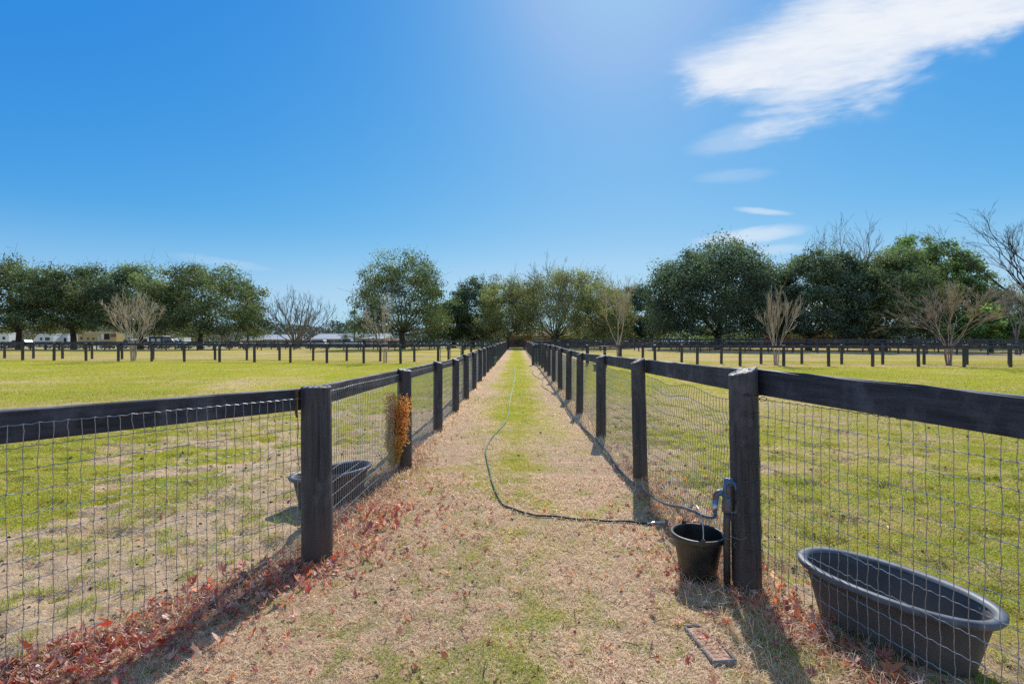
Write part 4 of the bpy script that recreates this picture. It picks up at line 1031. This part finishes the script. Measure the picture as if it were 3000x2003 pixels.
# orange brown cedar seedling at the second left post
r = np.random.default_rng(61)
sb = thing('cedar_seedling', 'orange brown dead cedar seedling against the second left post', 'shrub', (-1.395, 5.72, 0))
mb = MB(); P = []; R = []
for i in range(46):
    ph = r.uniform(0, 2 * pi); z0 = r.uniform(0.02, .35); h = r.uniform(.35, .88); w = r.uniform(.02, .135)
    P.append(spline([(0, 0, z0), (w * .55 * cos(ph), w * .55 * sin(ph), z0 + (h - z0) * .45), (w * cos(ph) + .04, w * sin(ph), h)], 8)); R.append(np.linspace(.006, .0015, 8))
P = np.array(P); tubes(mb, P, np.array(R), 4); 
mbl = MB(); n = 11000; q = P[:, 1:].reshape(-1, 3); idx = r.integers(0, len(q), n); pos = q[idx] + r.normal(0, 1, (n, 3)) * np.array([.028, .028, .03])
hf = np.clip(pos[:, 2:3] / .8 + .55 * (pos[:, 0:1] / .15) + r.normal(0, .18, (n, 1)), 0, 1)
col = (np.array([.66, .56, .13]) * (1 - hf) + np.array([.82, .42, .13]) * hf) * r.uniform(.55, 1.3, (n, 1))
leafquads(mbl, pos, r.normal(0, 1, (n, 3)), r.uniform(.022, .045, n), col, r, .32)
build('stem', mb, M['splinter'], sb); build('foliage', mbl, M['grass'], sb)

# ------------------------------------------------------------------ far woods and buildings
mb = MB(); r = np.random.default_rng(71); n = 60000
X = r.uniform(-330, 330, n); Yw = r.uniform(285, 330, n); kind = vnoise(X / 14, X * 0 + 3, 5) > .62
hmax = np.where(kind, 13.0, 11.0) * (.72 + .5 * vnoise(X / 7, X * 0, 6)) + 1.2
z = 1.2 + hmax * r.random(n) ** .7
col = np.where(kind[:, None], np.array([.07, .105, .085]), np.array([.115, .105, .115])) * r.uniform(.6, 1.3, (n, 1))
leafquads(mb, np.stack([X, Yw, z], 1), r.normal(0, 1, (n, 3)), r.uniform(.8, 2.2, n), col, r, .5)
tag(build('far_woods', mb, M['leaf']), 'grey purple bare woods with dark pines on the horizon', None, None, 'stuff')

def prism(mb, prof, y0, y1):
    """side profile [(x,z)...] extruded along y"""
    k = len(prof); p = np.array(prof, float); V = np.concatenate([np.stack([p[:, 0], np.full(k, y), p[:, 1]], 1) for y in (y0, y1)])
    i = np.arange(k); j = (i + 1) % k
    mb.add(V, [np.stack([i, j, k + j, k + i], 1), i[::-1][None], (k + i)[None]])
def wheels(t, xs, y, rad, w=.22):
    for x in xs:
        for s in (-1, 1):
            mb = MB(); tubes(mb, [(x, s * y - w / 2, rad), (x, s * y + w / 2, rad)], rad, 16, True); wo = build('wheel', mb, M['tyre'], t)
            mb = MB(); tubes(mb, [(x, s * y - w / 2 - .012, rad), (x, s * y + w / 2 + .012, rad)], rad * .58, 12, True); build('rim', mb, M['silver'], wo)
PV = 'vehicles parked beyond the left fences'
def vehicle(kind, label, xd, Y, mat, rz=0):
    X = xw(xd, Y); z = float(terrain(X, Y)) + .012; t = thing({'suv': 'parked_suv', 'pickup': 'pickup_truck', 'sedan': 'parked_car'}[kind], label, {'suv': 'car', 'pickup': 'truck', 'sedan': 'car'}[kind], (X, Y, z), rz, PV)
    if kind == 'suv':
        body = [(-2.3, .45), (-2.35, .95), (-1.25, 1.08), (2.25, 1.08), (2.32, .9), (2.3, .42)]; cab = [(-1.25, 1.07), (-.55, 1.70), (1.75, 1.74), (2.22, 1.07)]; win = [(-1.02, 1.12), (-.45, 1.62), (1.62, 1.66), (1.98, 1.12)]; wx = (-1.45, 1.4); rad = .37
    elif kind == 'pickup':
        body = [(-2.8, .5), (-2.85, 1.08), (-1.45, 1.18), (2.8, 1.18), (2.85, .55)]; cab = [(-1.5, 1.17), (-.75, 1.86), (.85, 1.88), (1.1, 1.17)]; win = [(-1.2, 1.23), (-.62, 1.78), (.75, 1.79), (.92, 1.23)]; wx = (-1.85, 1.75); rad = .42
    else:
        body = [(-2.2, .4), (-2.25, .8), (-1.2, .95), (1.7, .97), (2.2, .88), (2.2, .4)]; cab = [(-1.25, .94), (-.45, 1.42), (1.0, 1.42), (1.75, .96)]; win = [(-1.0, .98), (-.38, 1.36), (.92, 1.36), (1.5, .98)]; wx = (-1.35, 1.35); rad = .33
    mb = MB(); prism(mb, body, -.9, .9); prism(mb, cab, -.78, .78); build('body', mb, mat, t)
    for s in (-1, 1):
        mb = MB(); prism(mb, win, s * .785 - .01, s * .785 + .01); build('side_window', mb, M['glass'], t)
    mb = MB(); c0, c1 = cab[0], cab[1]
    q = np.array([(c0[0] + .04, -.7, c0[1] + .05), (c0[0] + .04, .7, c0[1] + .05), (c1[0] - .03, .66, c1[1] - .06), (c1[0] - .03, -.66, c1[1] - .06)]) + np.array([-.03, 0, .02]); mb.add(q, np.array([[0, 1, 2, 3]])); build('windscreen', mb, M['glass'], t)
    for s in (-.62, .62):
        mb = MB(); box(mb, (body[1][0] - .01, s, body[1][1] - .14), (.06, .3, .14), 0, .01); build('headlight', mb, M['plaster'], t)
    wheels(t, wx, .82, rad); return t
def trailer(label, xd0, xd1, Y, H, mat, wins=(), nose=0.0, rz=0, name='horse_trailer', roofmat='white'):
    x0, x1 = xw(xd0, Y), xw(xd1, Y); L = x1 - x0; X = (x0 + x1) / 2; z = float(terrain(X, Y)) + .012
    t = thing(name, label, 'trailer', (X, Y, z), rz, PV); h = L / 2
    prof = [(-h + nose, .55), (-h, .55 + (1.0 if nose else 0)), (-h + nose * .55, H - .12), (-h + nose * .7, H), (h, H), (h, .55)]
    mb = MB(); prism(mb, prof, -1.15, 1.15); build('body', mb, mat, t)
    mb = MB(); box(mb, (nose * .35, 0, H + .05), (L - nose * .7 + .1, 2.4, .10), 0, .02); build('roof', mb, M[roofmat], t)
    for (u, w, z0, hh, wm) in wins:
        mb = MB(); box(mb, (-h + u * L, -1.16, z0 + hh / 2), (w, .03, hh), 0, .01); build('window', mb, M[wm], t)
    wheels(t, (.1 * L, .1 * L + .85), 1.0, .38); 
    mb = MB(); tubes(mb, [(-h + nose, -.1, .55), (-h - .5, 0, .5)], .06, 6, True); build('hitch', mb, M['pipe'], t)
    return t
trailer('white trailer at the far left edge behind the oak trunk', -12, 33, 104, 3.3, M['white'], ((.2, .8, 1.7, .7, 'glass'), (.75, .6, 1.9, .6, 'navy')))
vehicle('suv', 'dark blue car parked by the oak trunk at far left', 44, 98, M['navy'])
trailer('white horse trailer with sloping nose and small windows', 86, 134, 105, 3.05, M['white'], ((.42, .5, 1.75, .6, 'glass'), (.72, 1.0, 1.7, .7, 'glass')), 2.0)
trailer('white trailer with dark barred windows beside the sloping nosed one', 143, 166, 107, 3.05, M['white'], ((.3, .6, 1.5, .8, 'glass'), (.75, .6, 1.5, .8, 'glass')))
trailer('tall plain white trailer left of the tan horse van', 173, 188, 106, 3.2, M['white'], ((.5, .5, 1.9, .5, 'silver'),))
tv = trailer('long tan horse van with small windows and one open side', 189, 277, 103, 3.35, M['tan'], ((.10, .45, 1.85, .62, 'glass'), (.27, .45, 1.85, .4, 'glass'), (.41, .45, 1.85, .4, 'glass'), (.55, .5, 1.0, 1.6, 'plaster'), (.645, .55, 1.9, 1.15, 'white'), (.755, 1.15, 1.9, 1.2, 'tyre'), (.92, 1.2, 2.4, .7, 'brown_wood')), name='horse_van')  # tyre panel is a dark sheet standing in for shade inside the open side
vehicle('pickup', 'white pickup truck with dark windows right of the tan horse van', 300, 96, M['white'], pi)
trailer('pale horse trailer with dark nose window behind the crape myrtle', 322, 348, 108, 2.5, M['white'], ((.75, .9, 1.5, .6, 'glass'),), 1.2)
trailer('dark sided stock trailer under the broad oak', 350, 382, 106, 2.6, M['navy'], ((.3, .8, 1.5, .6, 'plaster'), (.7, .8, 1.5, .6, 'plaster')))
vehicle('pickup', 'silver crew cab pickup truck under the broad oak', 391, 95, M['silver'], pi)
trailer('low white trailer right of the silver crew cab pickup', 404, 430, 110, 2.3, M['white'], ((.6, .8, 1.4, .5, 'glass'),), 1.0)
vehicle('sedan', 'white car at the right side of the broad oak', 445, 100, M['white'])
vehicle('sedan', 'red car parked beyond the broad oak', 540, 104, M['red_paint'])
vehicle('suv', 'dark blue car under the spreading bare tree', 694, 100, M['navy'])
vehicle('suv', 'white car right of the spreading bare tree trunk', 724, 97, M['white'])
vehicle('pickup', 'silver pickup truck in front of the pale barn roofs', 797, 98, M['silver'])

def barn(label, xd0, xd1, Y, eave, ridge, mat_roof='metal_roof', hip=0.0, group='long barns behind the bare tree', depth=10, doors=5):
    x0, x1 = xw(xd0, Y), xw(xd1, Y); L = x1 - x0; X = (x0 + x1) / 2; z = float(terrain(X, Y)); t = thing('barn', label, 'building', (X, Y, z), 0, group)
    mb = MB(); box(mb, (0, 0, eave / 2), (L, depth, eave)); build('wall', mb, M['barn_wall'], t)
    h = L / 2 + .4; d = depth / 2 + .5; k = hip * L
    V = np.array([(-h, -d, eave - .1), (h, -d, eave - .1), (h, d, eave - .1), (-h, d, eave - .1), (-h + k, 0, ridge), (h - k, 0, ridge)]); mb = MB()
    mb.add(V + np.array([0, 0, .004]), [np.array([[0, 1, 5, 4], [2, 3, 4, 5]]), np.array([[3, 0, 4], [1, 2, 5]])]); build('roof', mb, M[mat_roof], t)
    mb = MB(); box(mb, (0, 0, ridge + .03), (L - 2 * k + .5, .4, .1)); build('ridge_cap', mb, M['metal_roof'], t)
    for i in range(doors):
        mb = MB(); box(mb, (-L / 2 + L * (i + .5) / doors, -depth / 2 - .02, eave * .42), (L / doors * .38, .05, eave * .8)); build('door', mb, M['plaster' if i % 2 else 'tyre'], t)
    return t
barn('barn with pale metal roof behind the spreading bare tree', 612, 682, 150, 2.6, 4.2, hip=.06)
barn('small grey roofed shed left of the pale barns', 576, 606, 146, 2.4, 3.7, 'grey_roof', .25, doors=2)
barn('long barn with pale metal roof, middle of the three', 733, 800, 152, 2.8, 4.5)
barn('long barn with pale metal roof behind the crape myrtle and single oak', 800.5, 892, 146, 2.8, 4.5)
bs = barn('low orange brick shed beside the single oak trunk', 897, 930, 118, 1.7, 2.4, 'red_roof', .1, None, 6, 2)
for o in bs.children:
    if o.name.startswith('wall'): o.data.materials[0] = M['brick']
bs['category'] = 'building'

hs = thing('brick_house', 'orange brick house with red roof and pale garage door behind the lane end', 'house', (xw(1236, 112), 112, float(terrain(6, 112))))
mb = MB(); box(mb, (0, 0, 1.3), (15.5, 8, 2.6)); build('wall', mb, M['brick'], hs)
mb = MB(); V = np.array([(-8.2, -4.5, 2.55), (8.2, -4.5, 2.55), (8.2, 4.5, 2.55), (-8.2, 4.5, 2.55), (-5.5, 0, 4.1), (5.5, 0, 4.1)]); mb.add(V, [np.array([[0, 1, 5, 4], [2, 3, 4, 5]]), np.array([[3, 0, 4], [1, 2, 5]])]); build('roof', mb, M['red_roof'], hs)
for x, w in ((-.5, 2.6), (-5.2, 1.0), (5.0, 1.2)):
    mb = MB(); box(mb, (x, -4.03, 1.25), (w, .08, 2.0 if w > 2 else 1.2)); build('garage_door' if w > 2 else 'window', mb, M['plaster' if w > 2 else 'glass'], hs)
st = thing('stable', 'low brick stable wing with pale door beneath the dark evergreen on the right', 'building', (xw(1885, 86), 86, float(terrain(50, 86))))
mb = MB(); box(mb, (0, 0, 1.2), (17, 6, 2.4)); build('wall', mb, M['brick'], st)
mb = MB(); box(mb, (2.5, -3.03, 1.1), (5, .08, 1.8)); build('door', mb, M['plaster'], st)
mb = MB(); prism(mb, [(-8.9, 2.4), (8.9, 2.4), (8.9, 2.55), (0, 3.3), (-8.9, 2.55)], -3.5, 3.5); build('roof', mb, M['red_roof'], st)
# low understorey hedge line hiding the horizon behind the right trees
def hedge(label, x0, x1, Y, h, pal, seed, n):
    r = np.random.default_rng(seed); t = thing('hedge', label, 'hedge', ((x0 + x1) / 2, Y, float(terrain((x0 + x1) / 2, Y))))
    w = x1 - x0; c = np.stack([r.uniform(-w / 2, w / 2, 160), r.uniform(-1.2, 1.2, 160), r.uniform(.2, 1, 160) * h], 1); i = r.integers(0, 160, n); g = r.normal(0, 1, (n, 3))
    pos = c[i] + g * np.array([.8, .6, .45]) * (h / 3); pos[:, 2] = np.abs(pos[:, 2]); p = PAL[pal]
    mb = MB(); leafquads(mb, pos, g + np.array([0, 0, .3]), .34 * r.uniform(.6, 1.3, n), p[r.integers(0, len(p), n)] * (.5 + .8 * r.random(160))[i][:, None] * r.uniform(.7, 1.2, (n, 1)), r)
    build('foliage', mb, M['leaf'], t)
    mb = MB(); a0 = np.stack([np.linspace(-w / 2, w / 2, 40), np.zeros(40), np.zeros(40)], 1); tubes(mb, np.stack([a0, a0 + np.array([.1, .1, h * .4]), a0 + np.array([0, -.2, h * .8])], 1), np.array([[.06, .04, .02]]), 4); build('stem', mb, M['oak_bark'], t)
hedge('bright yellow green hedge behind the lane end and right of it', 8, 62, 100, 3.4, 'bush', 81, 9000)
hedge('dark hedge behind the far right fences', 50, 110, 78, 3.2, 'dark', 82, 8000)
hedge('dull green hedge behind the parked trailers at far left', -135, -62, 128, 5.0, 'olive', 83, 8000)
hedge('dark green hedge left of the lane end behind the single oak', -26, -2, 104, 3.0, 'dark', 84, 5000)

# ------------------------------------------------------------------ world, sun, camera
w = bpy.data.worlds.new('World'); scene.world = w; w.use_nodes = True
nt = w.node_tree; nt.nodes.clear()
out = nt.nodes.new('ShaderNodeOutputWorld'); bg = nt.nodes.new('ShaderNodeBackground')
sky = nt.nodes.new('ShaderNodeTexSky'); sky.sky_type = 'NISHITA'; sky.sun_disc = False
sky.sun_elevation = SUN_EL; sky.sun_rotation = SUN_AZ; sky.altitude = 0; sky.air_density = 1.0; sky.dust_density = .35; sky.ozone_density = 2.0
sc_ = N(nt, 'ShaderNodeSeparateColor', {0: sky.outputs[0]})
def grade(sock, a, p):      # camera-profile like response of the clear sky, per channel
    v = math_(nt, 'MINIMUM', math_(nt, 'MULTIPLY', sock, .1), 1.1)
    return math_(nt, 'MULTIPLY', math_(nt, 'POWER', v, p), a)
sep0 = N(nt, 'ShaderNodeSeparateXYZ', {0: nt.nodes.new('ShaderNodeTexCoord').outputs['Generated']}).outputs[2]
gr, gg, gb = grade(sc_.outputs[0], 1.2, 2.0), grade(sc_.outputs[1], .82, .89), grade(sc_.outputs[2], .90, .285)
gr = math_(nt, 'MINIMUM', gr, math_(nt, 'MULTIPLY', gg, .59)); gb = math_(nt, 'MAXIMUM', gb, .74)
gg = math_(nt, 'MAXIMUM', gg, .27)
skyc = N(nt, 'ShaderNodeCombineColor', {0: gr, 1: gg, 2: gb}).outputs[0]
skyc = mixc(nt, math_(nt, 'MULTIPLY', N(nt, 'ShaderNodeMapRange', {0: sep0, 1: .24, 2: .0}, interpolation_type='SMOOTHSTEP').outputs[0], .62), skyc, (.44, .67, .91))
# thin high cloud, given by direction on the sky
geo = nt.nodes.new('ShaderNodeTexCoord'); sx = N(nt, 'ShaderNodeSeparateXYZ', {0: geo.outputs['Generated']})
yy = math_(nt, 'MAXIMUM', sx.outputs[1], .02)
A = math_(nt, 'DIVIDE', sx.outputs[0], yy); B = math_(nt, 'DIVIDE', sx.outputs[2], yy)
ab = N(nt, 'ShaderNodeCombineXYZ', {0: A, 1: B, 2: 0.0}).outputs[0]
def mapped(rot, sc, loc=(0, 0, 0)):
    m1 = N(nt, 'ShaderNodeMapping', {'Vector': ab, 'Rotation': (0, 0, rot), 'Location': loc}); m2 = N(nt, 'ShaderNodeMapping', {'Vector': m1.outputs[0], 'Scale': sc}); return m2.outputs[0]
wisp = noise(nt, mapped(-.26, (2.2, 7.0, 1)), 1.5, 8, .55, .5)
fine = noise(nt, mapped(-.12, (5, 26, 1)), 2.2, 6, .65, .4)
big = noise(nt, ab, 3.0, 4, .55, .3)
def smooth(v, lo, hi): return N(nt, 'ShaderNodeMapRange', {0: v, 1: lo, 2: hi}, interpolation_type='SMOOTHSTEP').outputs[0]
def add(*v):
    o = v[0]
    for x in v[1:]: o = math_(nt, 'ADD', o, x)
    return o
def mul(a, b): return math_(nt, 'MULTIPLY', a, b)
jit = mul(math_(nt, 'SUBTRACT', wisp, .5), .10); jit2 = mul(math_(nt, 'SUBTRACT', big, .5), .16)
# lower edge line from (.44,.37) to (1.06,.635); upper edge from (.29,.56) to (.64,.72)
low = math_(nt, 'SUBTRACT', add(B, jit, jit2), math_(nt, 'MULTIPLY_ADD', A, .43, .185))
lowm = mul(smooth(low, -.05, .09), smooth(math_(nt, 'SUBTRACT', add(B, mul(jit, 1.5), jit2), math_(nt, 'MULTIPLY_ADD', A, -.50, .655)), -.03, .10))
upp = math_(nt, 'SUBTRACT', math_(nt, 'MULTIPLY_ADD', A, .58, .43), add(B, mul(jit, 1.4), jit2))
uppm = smooth(upp, -.02, .14)
lef = smooth(add(A, mul(jit, 2.4), jit2), .11, .36)
dens = mul(mul(lowm, uppm), lef)
tex = add(mul(math_(nt, 'SUBTRACT', wisp, .5), 1.5), mul(math_(nt, 'SUBTRACT', fine, .5), .8), mul(math_(nt, 'SUBTRACT', big, .5), .5))
def streak(a0, b0, ang, la, lb, amt):
    m1 = N(nt, 'ShaderNodeMapping', {'Vector': ab, 'Location': (-a0, -b0, 0)}); m2 = N(nt, 'ShaderNodeMapping', {'Vector': m1.outputs[0], 'Rotation': (0, 0, -ang), 'Scale': (1, 1, 1)})
    s = N(nt, 'ShaderNodeSeparateXYZ', {0: m2.outputs[0]})
    u = math_(nt, 'DIVIDE', s.outputs[0], la); v = math_(nt, 'DIVIDE', add(s.outputs[1], mul(math_(nt, 'SUBTRACT', fine, .5), lb * 1.2)), lb)
    d = add(mul(u, u), mul(v, v)); return mul(smooth(d, 1.0, .0), math_(nt, 'MULTIPLY_ADD', wisp, amt * 1.2, amt * .4))
dens = math_(nt, 'SUBTRACT', dens, streak(.46, .50, .30, .16, .022, .35))
main = mul(smooth(add(mul(dens, 1.22), mul(tex, math_(nt, 'MINIMUM', mul(dens, 3.0), 1.0))), .08, 1.50), .95)
extra = add(streak(.49, .228, .13, .14, .022, .55), streak(.52, .279, -.08, .07, .009, .4), streak(.46, .352, .08, .10, .018, .14), streak(-.60, .175, -.14, .13, .012, .12), streak(.47, .43, .25, .13, .035, .22), streak(.53, .20, .05, .10, .014, .28))
mask = math_(nt, 'MINIMUM', add(main, extra), .95)
mask = mul(mask, smooth(sx.outputs[1], .1, .3))
# added neutral fill light, unseen: veil overhead and behind the camera
fill_veil = math_(nt, 'MAXIMUM', smooth(sx.outputs[2], .66, .92), smooth(sx.outputs[1], .12, -.25))
cl = mixc(nt, mul(fill_veil, .38), skyc, (.60, .575, .55))
cl = mixc(nt, mask, cl, (.90, .925, .97))
v10 = N(nt, 'ShaderNodeVectorMath', {0: cl, 1: (10, 10, 10)}, operation='MULTIPLY')
nt.links.new(v10.outputs[0], bg.inputs[0]); bg.inputs[1].default_value = .1
nt.links.new(bg.outputs[0], out.inputs[0])

sd = bpy.data.lights.new('sun', 'SUN'); sd.energy = 5.0; sd.angle = radians(.5); sd.color = (1.0, .95, .87)
so = bpy.data.objects.new('sun', sd); COL.objects.link(so)
dirv = np.array([sin(SUN_AZ) * cos(SUN_EL), cos(SUN_AZ) * cos(SUN_EL), sin(SUN_EL)])
from mathutils import Vector
so.rotation_euler = Vector(dirv).to_track_quat('Z', 'Y').to_euler(); so.location = tuple(dirv * 50)

cd = bpy.data.cameras.new('camera'); cam = bpy.data.objects.new('camera', cd); COL.objects.link(cam)
cam.location = (0, 0, CAMH); cam.rotation_euler = (pi / 2, 0, 0)
cd.sensor_width = 36; cd.lens = 36 * PX / 2348.0; cd.shift_y = 11.0 / 2348.0; cd.clip_start = .05; cd.clip_end = 3000
scene.camera = cam
scene.view_settings.view_transform = 'Standard'; scene.view_settings.look = 'None'; scene.view_settings.exposure = 0; scene.view_settings.gamma = 1
scene.render.engine = 'CYCLES'
scene.cycles.max_bounces = 6; scene.cycles.diffuse_bounces = 3; scene.cycles.glossy_bounces = 2; scene.cycles.transmission_bounces = 3
scene.cycles.use_denoising = False
